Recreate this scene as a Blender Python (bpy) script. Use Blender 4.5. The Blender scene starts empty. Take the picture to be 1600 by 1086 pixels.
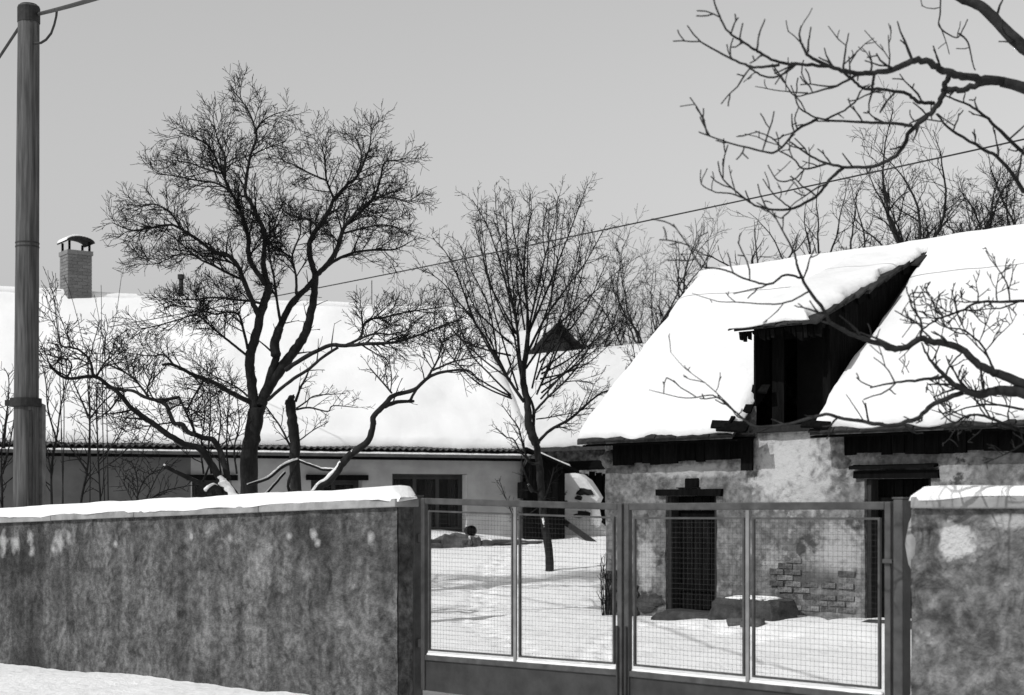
import bpy, bmesh, math, random
from mathutils import Vector, Matrix, noise, Quaternion

# ------------------------------------------------------------------ camera, sky, sun, exposure
scene = bpy.context.scene
F, HZ, EYE = 2400.0, 795.0, 1.6          # focal length and eye level in photograph pixels, eye height in metres
cam_data = bpy.data.cameras.new('camera')
cam_data.sensor_width = 36.0
cam_data.lens = 36.0 * F / 1600.0
cam_data.shift_y = (HZ - 543.0) / 1600.0
cam_data.clip_start = 0.1
cam_data.clip_end = 6000.0
cam_data.dof.use_dof = True
cam_data.dof.focus_distance = 18.0
cam_data.dof.aperture_fstop = 3.2
cam = bpy.data.objects.new('camera', cam_data)
scene.collection.objects.link(cam)
cam.location = (0, 0, EYE)
cam.rotation_euler = (math.radians(90), 0, 0)
scene.camera = cam

SUN_EL = math.radians(40)
SUN_H = Vector((-0.80, -0.60)).normalized()         # horizontal direction towards the sun: behind the camera, to the left
sun_vec = Vector((SUN_H.x * math.cos(SUN_EL), SUN_H.y * math.cos(SUN_EL), math.sin(SUN_EL)))
world = bpy.data.worlds.new('World')
scene.world = world
world.use_nodes = True
wn, wl = world.node_tree.nodes, world.node_tree.links
wn.clear()
sky = wn.new('ShaderNodeTexSky')
sky.sky_type = 'NISHITA'
sky.sun_disc = False
sky.sun_elevation = SUN_EL
sky.sun_rotation = math.atan2(SUN_H.x, SUN_H.y)
sky.air_density = 4.0
sky.dust_density = 0.6
bw = wn.new('ShaderNodeRGBToBW')
bg = wn.new('ShaderNodeBackground')
bg.inputs['Strength'].default_value = 0.112
wo = wn.new('ShaderNodeOutputWorld')
wl.new(sky.outputs[0], bw.inputs[0]); wl.new(bw.outputs[0], bg.inputs[0]); wl.new(bg.outputs[0], wo.inputs[0])

sd = bpy.data.lights.new('sun', 'SUN')
sd.energy = 3.0
sd.angle = math.radians(0.55)
sd.color = (1, 1, 1)
sun = bpy.data.objects.new('sun', sd)
scene.collection.objects.link(sun)
sun.rotation_euler = sun_vec.to_track_quat('Z', 'Y').to_euler()

scene.view_settings.view_transform = 'Standard'
scene.view_settings.look = 'None'
scene.view_settings.exposure = 0.0
scene.view_settings.gamma = 1.0
scene.view_settings.use_curve_mapping = False

# ------------------------------------------------------------------ helpers
COL = scene.collection
RNG = random.Random(7)
C45 = math.sqrt(0.5)
U = Vector((C45, -C45, 0))      # along the street, to the right and nearer
N = Vector((C45, C45, 0))       # from the street into the yard


def P(px, py, Y):
    """the point at depth Y (metres) seen at a photograph pixel"""
    return Vector(((px - 800.0) / F * Y, Y, EYE + (HZ - py) / F * Y))


def a_of(px, b):
    q = (px - 800.0) / F
    return b * (q - 1) / (q + 1)


def ST(a, b, z=0.0):
    return Vector((C45 * (a + b), C45 * (b - a), z))


def sstep(x, a, b):
    t = min(1, max(0, (x - a) / (b - a)))
    return t * t * (3 - 2 * t)


def nz(x, y, z=0.0, s=1.0):
    return noise.noise(Vector((x * s, y * s, z * s)))


class MB:
    def __init__(self):
        self.v, self.f = [], []

    def add(self, vs, fs):
        o = len(self.v)
        self.v.extend([tuple(p) for p in vs])
        self.f.extend([tuple(i + o for i in f) for f in fs])
        return self

    def box(self, x0, x1, y0, y1, z0, z1, jit=0.0, rng=RNG):
        vs = [Vector((x, y, z)) for z in (z0, z1) for y in (y0, y1) for x in (x0, x1)]
        if jit:
            vs = [p + Vector((rng.uniform(-jit, jit), rng.uniform(-jit, jit), rng.uniform(-jit, jit))) for p in vs]
        return self.add(vs, [(0, 2, 3, 1), (4, 5, 7, 6), (0, 1, 5, 4), (2, 6, 7, 3), (0, 4, 6, 2), (1, 3, 7, 5)])

    def slab(self, q, off):
        """a plate from four corners and an offset vector"""
        q = [Vector(p) for p in q]
        off = Vector(off)
        return self.add(q + [p + off for p in q], [(3, 2, 1, 0), (4, 5, 6, 7), (0, 1, 5, 4), (1, 2, 6, 5), (2, 3, 7, 6), (3, 0, 4, 7)])

    def poly(self, pts, off):
        pts = [Vector(p) for p in pts]
        off = Vector(off)
        n = len(pts)
        fs = [tuple(range(n - 1, -1, -1)), tuple(range(n, 2 * n))]
        fs += [(i, (i + 1) % n, n + (i + 1) % n, n + i) for i in range(n)]
        return self.add(pts + [p + off for p in pts], fs)

    def tube(self, pts, rad, sides=6, cap=True, flat=None):
        n = len(pts)
        if n < 2:
            return self
        vs, fs = [], []
        T = (pts[1] - pts[0])
        if T.length < 1e-6:
            return self
        T.normalize()
        up = Vector((0, 0, 1)) if abs(T.z) < 0.9 else Vector((1, 0, 0))
        A = T.cross(up).normalized()
        for i, p in enumerate(pts):
            if i == 0:
                t = pts[1] - pts[0]
            elif i == n - 1:
                t = pts[-1] - pts[-2]
            else:
                t = pts[i + 1] - pts[i - 1]
            if t.length > 1e-7:
                t.normalize()
                A = A - t * A.dot(t)
                if A.length < 1e-5:
                    A = t.orthogonal()
                A.normalize()
            B = t.cross(A)
            r = rad[i] if isinstance(rad, (list, tuple)) else rad
            for k in range(sides):
                w = 2 * math.pi * k / sides
                vs.append(p + A * (r * math.cos(w)) + B * (r * math.sin(w)))
        for i in range(n - 1):
            for k in range(sides):
                k2 = (k + 1) % sides
                fs.append((i * sides + k, i * sides + k2, (i + 1) * sides + k2, (i + 1) * sides + k))
        if cap:
            fs.append(tuple(range(sides - 1, -1, -1)))
            fs.append(tuple((n - 1) * sides + k for k in range(sides)))
        return self.add(vs, fs)

    def mesh(self, name, mat, smooth=False):
        me = bpy.data.meshes.new(name)
        me.from_pydata(self.v, [], self.f)
        me.validate()
        if mat:
            me.materials.append(mat)
        if smooth:
            me.polygons.foreach_set('use_smooth', [True] * len(me.polygons))
        me.update()
        return me

    def build(self, name, mat, parent=None, smooth=False, bevel=0.0, loc=None, rotz=0.0):
        o = bpy.data.objects.new(name, self.mesh(name, mat, smooth))
        COL.objects.link(o)
        if parent is not None:
            o.parent = parent
        if loc is not None:
            o.location = loc
            o.rotation_euler = (0, 0, rotz)
        if bevel:
            m = o.modifiers.new('bevel', 'BEVEL')
            m.width = bevel
            m.segments = 2
            m.limit_method = 'ANGLE'
        return o


def inst(name, me, parent, loc, rot=(0, 0, 0), scale=(1, 1, 1)):
    o = bpy.data.objects.new(name, me)
    COL.objects.link(o)
    o.parent = parent
    o.location = loc
    o.rotation_euler = rot
    o.scale = scale
    return o


def tag(o, label, cat, group=None):
    o['label'] = label
    o['category'] = cat
    if group:
        o['group'] = group
    return o


def thing(name, loc, rotz, label, cat, group=None):
    o = bpy.data.objects.new(name, None)
    COL.objects.link(o)
    o.empty_display_size = 0.3
    o.location = loc
    o.rotation_euler = (0, 0, rotz)
    return tag(o, label, cat, group)


# ------------------------------------------------------------------ materials (all grey: the picture is black and white)
def g3(v):
    return (v, v, v, 1)


def M(name, c0, c1, scale=4.0, rough=0.9, bump=0.3, bscale=30.0, bdist=0.02, streak=0.0, patch=None, rand=0.0, spec=0.2, stretch=(1, 1, 1), lo=0.35, hi=0.65, speck=None, topwear=None, spots=None, dist=0.0, relief=0.0, nrough=0.65):
    m = bpy.data.materials.new(name)
    m.use_nodes = True
    nt = m.node_tree
    n, l = nt.nodes, nt.links
    n.clear()
    out = n.new('ShaderNodeOutputMaterial')
    b = n.new('ShaderNodeBsdfPrincipled')
    b.inputs['Roughness'].default_value = rough
    b.inputs['Specular IOR Level'].default_value = spec
    l.new(b.outputs[0], out.inputs[0])
    tc = n.new('ShaderNodeTexCoord')
    mp = n.new('ShaderNodeMapping')
    mp.inputs['Scale'].default_value = stretch
    l.new(tc.outputs['Object'], mp.inputs[0])
    t = n.new('ShaderNodeTexNoise')
    t.inputs['Scale'].default_value = scale
    t.inputs['Detail'].default_value = 9
    t.inputs['Roughness'].default_value = nrough
    t.inputs['Distortion'].default_value = dist
    masks = []
    l.new(mp.outputs[0], t.inputs[0])
    r = n.new('ShaderNodeValToRGB')
    r.color_ramp.elements[0].position = lo
    r.color_ramp.elements[1].position = hi
    r.color_ramp.elements[0].color = g3(c0)
    r.color_ramp.elements[1].color = g3(c1)
    l.new(t.outputs[0], r.inputs[0])
    col = r.outputs[0]
    if patch:                                # (colour, noise scale, threshold, softness): bared or whitewashed patches
        for (pc, ps, th, so) in patch:
            t2 = n.new('ShaderNodeTexNoise')
            t2.inputs['Scale'].default_value = ps
            t2.inputs['Detail'].default_value = 6
            t2.inputs['Roughness'].default_value = 0.6
            mv = n.new('ShaderNodeMapping')
            mv.inputs['Location'].default_value = (ps * 3.1, pc * 17, 5.3)
            l.new(tc.outputs['Object'], mv.inputs[0])
            l.new(mv.outputs[0], t2.inputs[0])
            r2 = n.new('ShaderNodeValToRGB')
            r2.color_ramp.elements[0].position = th
            r2.color_ramp.elements[1].position = th + so
            l.new(t2.outputs[0], r2.inputs[0])
            mx = n.new('ShaderNodeMix')
            mx.data_type = 'RGBA'
            l.new(r2.outputs[0], mx.inputs['Factor'])
            l.new(col, mx.inputs['A'])
            mx.inputs['B'].default_value = g3(pc)
            col = mx.outputs['Result']
            masks.append((r2.outputs[0], 1.0 if pc > 0.2 else -1.0))
    if streak:
        ms = n.new('ShaderNodeMapping')
        ms.inputs['Scale'].default_value = (3.0, 3.0, 0.35)
        l.new(tc.outputs['Object'], ms.inputs[0])
        t3 = n.new('ShaderNodeTexNoise')
        t3.inputs['Scale'].default_value = 1.6
        t3.inputs['Detail'].default_value = 5
        l.new(ms.outputs[0], t3.inputs[0])
        r3 = n.new('ShaderNodeValToRGB')
        r3.color_ramp.elements[0].position = 0.38
        r3.color_ramp.elements[1].position = 0.6
        r3.color_ramp.elements[0].color = g3(1 - streak)
        r3.color_ramp.elements[1].color = g3(1)
        l.new(t3.outputs[0], r3.inputs[0])
        mx = n.new('ShaderNodeMix')
        mx.data_type = 'RGBA'
        mx.blend_type = 'MULTIPLY'
        mx.inputs['Factor'].default_value = 1
        l.new(col, mx.inputs['A'])
        l.new(r3.outputs[0], mx.inputs['B'])
        col = mx.outputs['Result']
    if speck:                                # (amount, scale)
        t4 = n.new('ShaderNodeTexNoise')
        t4.inputs['Scale'].default_value = speck[1]
        t4.inputs['Detail'].default_value = 4
        l.new(mp.outputs[0], t4.inputs[0])
        r4 = n.new('ShaderNodeValToRGB')
        r4.color_ramp.elements[0].position = 0.36
        r4.color_ramp.elements[1].position = 0.6
        r4.color_ramp.elements[0].color = g3(1 - speck[0])
        r4.color_ramp.elements[1].color = g3(1)
        l.new(t4.outputs[0], r4.inputs[0])
        mx = n.new('ShaderNodeMix')
        mx.data_type = 'RGBA'
        mx.blend_type = 'MULTIPLY'
        mx.inputs['Factor'].default_value = 1
        l.new(col, mx.inputs['A'])
        l.new(r4.outputs[0], mx.inputs['B'])
        col = mx.outputs['Result']
    if topwear:                              # (colour, scale, z0, z1): plaster worn pale in spots high on the wall
        t5 = n.new('ShaderNodeTexNoise')
        t5.inputs['Scale'].default_value = topwear[1]
        t5.inputs['Detail'].default_value = 3
        l.new(mp.outputs[0], t5.inputs[0])
        sx = n.new('ShaderNodeSeparateXYZ')
        l.new(tc.outputs['Object'], sx.inputs[0])
        m5 = n.new('ShaderNodeMapRange')
        m5.interpolation_type = 'SMOOTHSTEP'
        m5.inputs['From Min'].default_value = topwear[2]
        m5.inputs['From Max'].default_value = topwear[3]
        l.new(sx.outputs['Z'], m5.inputs[0])
        mu = n.new('ShaderNodeMath')
        mu.operation = 'MULTIPLY'
        l.new(t5.outputs[0], mu.inputs[0])
        l.new(m5.outputs[0], mu.inputs[1])
        r5 = n.new('ShaderNodeValToRGB')
        r5.color_ramp.elements[0].position = 0.585
        r5.color_ramp.elements[1].position = 0.64
        l.new(mu.outputs[0], r5.inputs[0])
        mx = n.new('ShaderNodeMix')
        mx.data_type = 'RGBA'
        l.new(r5.outputs[0], mx.inputs['Factor'])
        l.new(col, mx.inputs['A'])
        mx.inputs['B'].default_value = g3(topwear[0])
        col = mx.outputs['Result']
    if spots:                                # list of (x, z, rx, rz, colour, soft): plaster patches with ragged outlines
        tn = n.new('ShaderNodeTexNoise')
        tn.inputs['Scale'].default_value = 9.0
        tn.inputs['Detail'].default_value = 6
        l.new(tc.outputs['Object'], tn.inputs[0])
        sp_ = n.new('ShaderNodeSeparateXYZ')
        l.new(tc.outputs['Object'], sp_.inputs[0])

        def mth(op, a, b=None):
            q = n.new('ShaderNodeMath')
            q.operation = op
            for i_, v_ in enumerate((a, b)):
                if v_ is None:
                    continue
                if isinstance(v_, (int, float)):
                    q.inputs[i_].default_value = v_
                else:
                    l.new(v_, q.inputs[i_])
            return q.outputs[0]
        for (sx0, sz0, rx, rz, pc, so) in spots:
            ex = mth('DIVIDE', mth('SUBTRACT', sp_.outputs['X'], sx0), rx)
            ez = mth('DIVIDE', mth('SUBTRACT', sp_.outputs['Z'], sz0), rz)
            dd = mth('SQRT', mth('ADD', mth('MULTIPLY', ex, ex), mth('MULTIPLY', ez, ez)))
            dd = mth('ADD', dd, mth('MULTIPLY', mth('SUBTRACT', tn.outputs[0], 0.5), 1.9))
            mr5 = n.new('ShaderNodeMapRange')
            mr5.inputs['From Min'].default_value = 1.0
            mr5.inputs['From Max'].default_value = 1.0 - so
            l.new(dd, mr5.inputs[0])
            mc = mth('MULTIPLY', mr5.outputs[0], 0.85)
            masks.append((mr5.outputs[0], 1.0 if pc > 0.2 else -1.0))
            mx = n.new('ShaderNodeMix')
            mx.data_type = 'RGBA'
            l.new(mc, mx.inputs['Factor'])
            l.new(col, mx.inputs['A'])
            mx.inputs['B'].default_value = g3(pc)
            col = mx.outputs['Result']
    if rand:
        oi = n.new('ShaderNodeObjectInfo')
        mr = n.new('ShaderNodeMapRange')
        mr.inputs['To Min'].default_value = 1 - rand
        mr.inputs['To Max'].default_value = 1 + rand
        l.new(oi.outputs['Random'], mr.inputs[0])
        mx = n.new('ShaderNodeMix')
        mx.data_type = 'RGBA'
        mx.blend_type = 'MULTIPLY'
        mx.inputs['Factor'].default_value = 1
        l.new(col, mx.inputs['A'])
        l.new(mr.outputs[0], mx.inputs['B'])
        col = mx.outputs['Result']
    l.new(col, b.inputs['Base Color'])
    if bump:
        tb = n.new('ShaderNodeTexNoise')
        tb.inputs['Scale'].default_value = bscale
        tb.inputs['Detail'].default_value = 6
        tb.inputs['Roughness'].default_value = 0.6
        l.new(mp.outputs[0], tb.inputs[0])
        bp = n.new('ShaderNodeBump')
        bp.inputs['Strength'].default_value = bump
        bp.inputs['Distance'].default_value = bdist
        hgt_ = tb.outputs[0]
        if relief:                           # broken plaster edges stand proud
            for (mk, sg) in masks:
                ma = n.new('ShaderNodeMath')
                ma.operation = 'MULTIPLY_ADD'
                l.new(mk, ma.inputs[0])
                ma.inputs[1].default_value = sg * relief
                l.new(hgt_, ma.inputs[2])
                hgt_ = ma.outputs[0]
        l.new(hgt_, bp.inputs['Height'])
        l.new(bp.outputs[0], b.inputs['Normal'])
    return m


WSPOT = []
for (px_, py_, r_) in ((6, 850, 9), (24, 848, 8), (48, 840, 6), (50, 862, 5), (93, 846, 9), (108, 842, 5), (84, 858, 4), (452, 838, 4), (493, 836, 5), (497, 848, 4), (360, 842, 4), (580, 840, 5), (300, 838, 3), (700 - 520, 850, 3)):
    aq = a_of(px_, 8.25)
    Yq = C45 * (8.25 - aq)
    WSPOT.append((aq - a_of(622, 8.25), EYE + (HZ - py_) / F * Yq, r_ * 2.3 * Yq / F, r_ * 2.3 * Yq / F, 0.40, 0.8))
HSPOT = []
for (px_, py_, rx_, ry_, c_) in ((1232, 715, 72, 75, 0.46), (1262, 770, 40, 40, 0.38), (1310, 860, 45, 55, 0.34), (1080, 735, 90, 16, 0.36), (1010, 880, 18, 50, 0.36), (1215, 740, 40, 60, 0.42)):
    aq = a_of(px_, 16.95)
    Yq = C45 * (16.95 - aq)
    HSPOT.append((aq + 15.01, EYE + (HZ - py_) / F * Yq, rx_ * 1.35 * Yq / F, ry_ * Yq / F, c_, 0.6))
for (px_, py_, rx_, ry_, c_) in ((1260, 905, 70, 22, 0.07), (965, 940, 30, 30, 0.06), (1010, 955, 40, 25, 0.06), (1170, 900, 26, 40, 0.10)):
    aq = a_of(px_, 16.95)
    Yq = C45 * (16.95 - aq)
    HSPOT.append((aq + 15.01, EYE + (HZ - py_) / F * Yq, rx_ * 1.35 * Yq / F, ry_ * Yq / F, c_, 0.7))

MAT = dict(
    snow=M('fresh_snow', 0.76, 0.84, 1.5, 0.85, 0.55, 9.0, 0.06, spec=0.15),
    roofsnow=M('roof_snow', 0.68, 0.74, 0.9, 0.85, 0.4, 2.2, 0.12, spec=0.1),
    longsnow=M('long_roof_snow', 0.80, 0.85, 0.6, 0.85, 0.25, 1.6, 0.10, spec=0.1),
    oldsnow=M('settled_snow', 0.52, 0.60, 0.9, 0.85, 0.4, 2.2, 0.12, spec=0.1),
    bark=M('bark', 0.009, 0.026, 9.0, 0.95, 0.7, 40, 0.02, stretch=(1, 1, 0.3)),
    twig=M('twig_bark', 0.010, 0.022, 6.0, 0.95, 0, spec=0.03),
    walnut=M('walnut_bark', 0.010, 0.032, 12.0, 0.9, 0.5, 50, 0.01),
    gardenwall=M('rough_cast_wall', 0.05, 0.27, 4.2, 0.95, 1.0, 38, 0.035, streak=0.42, patch=[(0.30, 1.7, 0.56, 0.12), (0.05, 0.75, 0.47, 0.2), (0.055, 2.8, 0.56, 0.18)], lo=0.34, hi=0.66, speck=(0.5, 15), spots=WSPOT, dist=0.9, nrough=0.75, relief=0.3),
    rightwall=M('rough_cast_wall_light', 0.06, 0.27, 4.6, 0.95, 1.0, 34, 0.035, patch=[(0.05, 1.1, 0.51, 0.14), (0.32, 2.9, 0.58, 0.08), (0.06, 3.4, 0.57, 0.15)], lo=0.34, hi=0.66, speck=(0.5, 14), spots=[(0.27, 1.40, 0.15, 0.13, 0.55, 0.35), (0.62, 1.52, 0.2, 0.06, 0.4, 0.5), (1.15, 1.45, 0.2, 0.09, 0.5, 0.4), (2.4, 1.3, 0.3, 0.15, 0.45, 0.4)], dist=1.2, nrough=0.75, relief=0.4),
    coping=M('concrete_coping', 0.20, 0.32, 5, 0.9, 0.3, 40, rand=0.12, speck=(0.2, 3)),
    plaster=M('old_plaster', 0.085, 0.22, 3.0, 0.95, 0.7, 20, 0.035, patch=[(0.28, 1.6, 0.57, 0.06), (0.06, 2.6, 0.60, 0.05)], lo=0.36, hi=0.62, speck=(0.4, 12), spots=HSPOT, dist=0.4, nrough=0.68, relief=0.35),
    patchplaster=M('light_plaster', 0.30, 0.46, 2.4, 0.95, 0.8, 16, 0.03, patch=[(0.2, 4.0, 0.60, 0.06)], speck=(0.35, 8)),
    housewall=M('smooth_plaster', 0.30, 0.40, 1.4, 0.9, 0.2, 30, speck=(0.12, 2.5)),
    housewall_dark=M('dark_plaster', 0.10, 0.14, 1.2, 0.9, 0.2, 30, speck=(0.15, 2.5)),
    oven=M('whitewashed_plaster', 0.52, 0.66, 2.5, 0.95, 0.6, 12, 0.03, patch=[(0.05, 3.6, 0.62, 0.03)]),
    stone=M('field_stone', 0.05, 0.13, 4, 0.95, 0.7, 20, 0.03, rand=0.35),
    trough=M('dark_wet_stone', 0.025, 0.07, 5, 0.9, 0.8, 18, 0.04),
    rubble=M('rubble_wall', 0.08, 0.26, 5.0, 0.95, 1.0, 9, 0.08, speck=(0.6, 8)),
    brick=M('worn_brick', 0.08, 0.20, 9, 0.95, 0.8, 40, 0.02, rand=0.45, speck=(0.5, 25)),
    chimneybrick=M('chimney_brick', 0.13, 0.18, 9, 0.95, 0.4, 40, 0.01, rand=0.15),
    mortar=M('mortar', 0.20, 0.27, 9, 0.95, 0.4, 40, 0.01),
    darkwood=M('weathered_dark_wood', 0.010, 0.024, 6, 0.9, 0.5, 30, 0.01, stretch=(4, 4, 0.5), rand=0.25),
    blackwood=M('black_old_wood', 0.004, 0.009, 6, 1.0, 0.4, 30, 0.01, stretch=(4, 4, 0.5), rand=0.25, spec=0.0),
    greywood=M('grey_boards', 0.05, 0.09, 6, 0.9, 0.4, 30, 0.01, stretch=(4, 4, 0.5), rand=0.3, spec=0.1),
    tile=M('old_roof_tile', 0.018, 0.045, 8, 0.95, 0.4, 30, 0.01, rand=0.3, spec=0.1),
    sheet=M('corrugated_sheet', 0.07, 0.11, 5, 0.8, 0.2, 20),
    gatepaint=M('gate_paint', 0.035, 0.075, 7, 0.55, 0.15, 60, 0.003, speck=(0.25, 12), spec=0.35),
    gatedark=M('gate_dark_plate', 0.025, 0.045, 5, 0.6, 0.15, 40, 0.003),
    wire=M('wire', 0.02, 0.04, 5, 0.6, 0),
    cable=M('cable', 0.02, 0.04, 5, 0.6, 0),
    polewood=M('pole_wood', 0.05, 0.13, 6, 0.85, 0.5, 30, 0.01, stretch=(5, 5, 0.25), speck=(0.4, 5)),
    poleconc=M('pole_stub', 0.10, 0.17, 6, 0.9, 0.4, 30, 0.01),
    poledark=M('pole_tar', 0.012, 0.03, 6, 0.7, 0.2, 30, 0.01),
    interior=M('dark_interior', 0.01, 0.02, 2, 0.95, 0),
    frame=M('window_frame_paint', 0.03, 0.05, 6, 0.6, 0.1, 40, 0.003),
    curtain=M('curtain', 0.22, 0.42, 3, 0.9, 0, stretch=(8, 8, 0.2)),
    galvanised=M('galvanised_bar', 0.15, 0.22, 6, 0.6, 0.1, 40, 0.003, spec=0.3),
    pale=M('pale_reveal', 0.58, 0.66, 3, 0.9, 0.15, 20),
)
gm = bpy.data.materials.new('window_glass')
gm.use_nodes = True
gn = gm.node_tree.nodes
gb = gn['Principled BSDF']
gb.inputs['Base Color'].default_value = g3(0.02)
gb.inputs['Roughness'].default_value = 0.06
gb.inputs['Alpha'].default_value = 0.55
MAT['glass'] = gm

# ------------------------------------------------------------------ ground
A0, B0 = -15.01, 16.95                    # street coordinates of the right house's left front corner


PRINTS = {}


def add_prints(path, step=0.34):
    rg = random.Random(len(path) * 7 + int(path[0][0] * 100))
    for (p, q) in zip(path[:-1], path[1:]):
        L = math.hypot(q[0] - p[0], q[1] - p[1])
        ux, uy = (q[0] - p[0]) / L, (q[1] - p[1]) / L
        d, sd_ = 0.0, 1
        while d < L:
            x = p[0] + ux * d - uy * 0.11 * sd_ + rg.uniform(-0.04, 0.04)
            y = p[1] + uy * d + ux * 0.11 * sd_ + rg.uniform(-0.04, 0.04)
            for i in range(-1, 2):
                for j in range(-1, 2):
                    PRINTS.setdefault((int(math.floor(x / 0.5)) + i, int(math.floor(y / 0.5)) + j), []).append((x, y, ux, uy))
            d += step
            sd_ = -sd_


add_prints([(0.5, 11.8), (0.9, 17.0), (1.6, 20.8)])
add_prints([(0.6, 14.0), (-0.6, 22.0), (-0.4, 30.0), (0.2, 34.5)])
add_prints([(1.8, 20.6), (3.4, 18.6)], 0.3)


def ground(x, y):
    a, b = (x - y) * C45, (x + y) * C45
    h = 0.066 * max(0.0, y - 22.5) * sstep(y, 21, 26)
    h = min(h, 1.5) if h < 1.2 else 1.2 + 0.3 * (1 - math.exp(-(h - 1.2) / 0.3))
    if b < 12:                             # the street falls away to the left
        h += -0.0215 * max(-14.0, min(14.0, -9.4 - a)) * (1 - sstep(b, 8.6, 12)) if a < -9.4 else 0
    # snow banked against the right house
    la = a - A0
    db = B0 - b
    if -1.0 < la < 12 and -0.5 < db < 2.5:
        h += (0.06 + 0.14 * sstep(la, 1.2, 3.4)) * (1 - sstep(db, 0.2, 2.0))
    # terrace in front of the long house
    lx, ly = (x - 0.3) * 0.94 + (y - 36) * 0.342, -(x - 0.3) * 0.342 + (y - 36) * 0.94
    if lx < 0.6 and ly > -4:
        edge = -1.15 + 0.12 * nz(lx, 2.3, 0, 1.1)
        fade = sstep(-lx, -0.5, 2.4)
        h += 0.26 * fade * sstep(ly, edge - 0.03, edge + 0.10) - 0.10 * fade * (1 - sstep(ly, edge - 2.2, edge)) * 0
    # drifts, tracks
    if 6 < y < 45 and -25 < x < 25:
        h += 0.035 * nz(x, y, 1.3, 0.55) + 0.018 * nz(x, y, 4.4, 1.7)
        h += -0.05 * math.exp(-((a + 10.9 + 0.25 * math.sin(b * 0.5)) / 0.16) ** 2) * sstep(b, 8, 9) * (1 - sstep(b, 18, 20))
        h += -0.05 * math.exp(-((a + 9.5 + 0.25 * math.sin(b * 0.5)) / 0.16) ** 2) * sstep(b, 8, 9) * (1 - sstep(b, 18, 20))
        h += 0.012 * nz(x, y, 7.4, 5.0)
        for (fx, fy, ux, uy) in PRINTS.get((int(math.floor(x / 0.5)), int(math.floor(y / 0.5))), ()):
            al, ac = (x - fx) * ux + (y - fy) * uy, -(x - fx) * uy + (y - fy) * ux
            h -= 0.075 * math.exp(-((al / 0.15) ** 2 + (ac / 0.085) ** 2) ** 1.5)
    return h


def axis(lo, hi, step, far):
    xs = []
    v = lo
    while v <= hi + 1e-6:
        xs.append(v)
        v += step
    d, s = hi, step
    out = []
    while d < far:
        s *= 1.5
        d += s
        out.append(d)
    d, s = lo, step
    pre = []
    while d > -far:
        s *= 1.5
        d -= s
        pre.append(d)
    return pre[::-1] + xs + out


gx, gy = axis(-8, 7, 0.075, 2500), axis(8.5, 37, 0.085, 2500)
gmb = MB()
gmb.v = [(x, y, ground(x, y)) for y in gy for x in gx]
w = len(gx)
gmb.f = [(j * w + i, j * w + i + 1, (j + 1) * w + i + 1, (j + 1) * w + i) for j in range(len(gy) - 1) for i in range(w - 1)]
go = gmb.build('snow_ground', MAT['snow'], smooth=True)
go['kind'] = 'structure'
go['label'] = 'snow covered ground of the street and the yard behind the gate'


# ------------------------------------------------------------------ building pieces
def snow_sheet(q, th, nu, nv, jit=0.03, edge=0.16, seed=0.0, lump=0.5):
    """a rounded, lumpy layer of snow on a plane of four corners (counter-clockwise from outside)"""
    q = [Vector(p) for p in q]
    nrm = (q[1] - q[0]).cross(q[3] - q[0]).normalized()
    Lu = (q[1] - q[0]).length
    Lv = (q[3] - q[0]).length
    mb = MB()
    top, bot = [], []
    for j in range(nv + 1):
        for i in range(nu + 1):
            s = i / nu
            t = j / nv
            s = s - 0.35 * math.sin(2 * math.pi * s) / (2 * math.pi) * 0.9     # denser towards the edges
            t = t - 0.35 * math.sin(2 * math.pi * t) / (2 * math.pi) * 0.9
            p = (q[0] * (1 - s) + q[1] * s) * (1 - t) + (q[3] * (1 - s) + q[2] * s) * t
            d = min(s * Lu, (1 - s) * Lu, t * Lv, (1 - t) * Lv)
            e = min(1.0, d / edge)
            prof = math.sqrt(max(0.0, 1 - (1 - e) ** 2))
            on = d < 1e-5
            jx = jit * nz(p.x + seed, p.y, p.z, 2.2) + 0.5 * jit * nz(p.x + seed, p.y, p.z, 6.0)
            du = (q[1] - q[0]).normalized()
            dv = (q[3] - q[0]).normalized()
            k = 1 - e
            p = p + du * (jx * k * 2) + dv * (jit * 2 * k * nz(p.x, p.y + seed, p.z, 2.6))
            h = th * (0.16 + 0.84 * prof) * (1 + lump * nz(p.x + seed, p.y, p.z, 0.8) + 0.4 * lump * nz(p.x, p.y + seed, p.z, 2.7))
            top.append(p + nrm * max(h, 0.012))
            bot.append(p + nrm * 0.004)
    n = len(top)
    w_ = nu + 1
    fs = []
    for j in range(nv):
        for i in range(nu):
            a_, b_, c_, d_ = j * w_ + i, j * w_ + i + 1, (j + 1) * w_ + i + 1, (j + 1) * w_ + i
            fs.append((a_, b_, c_, d_))
            fs.append((n + d_, n + c_, n + b_, n + a_))
    for i in range(nu):
        fs.append((i + 1, i, n + i, n + i + 1))
        k = nv * w_ + i
        fs.append((k, k + 1, n + k + 1, n + k))
    for j in range(nv):
        k = j * w_
        fs.append((k, k + w_, n + k + w_, n + k))
        k = j * w_ + nu
        fs.append((k + w_, k, n + k, n + k + w_))
    mb.add(top + bot, fs)
    return mb


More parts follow.
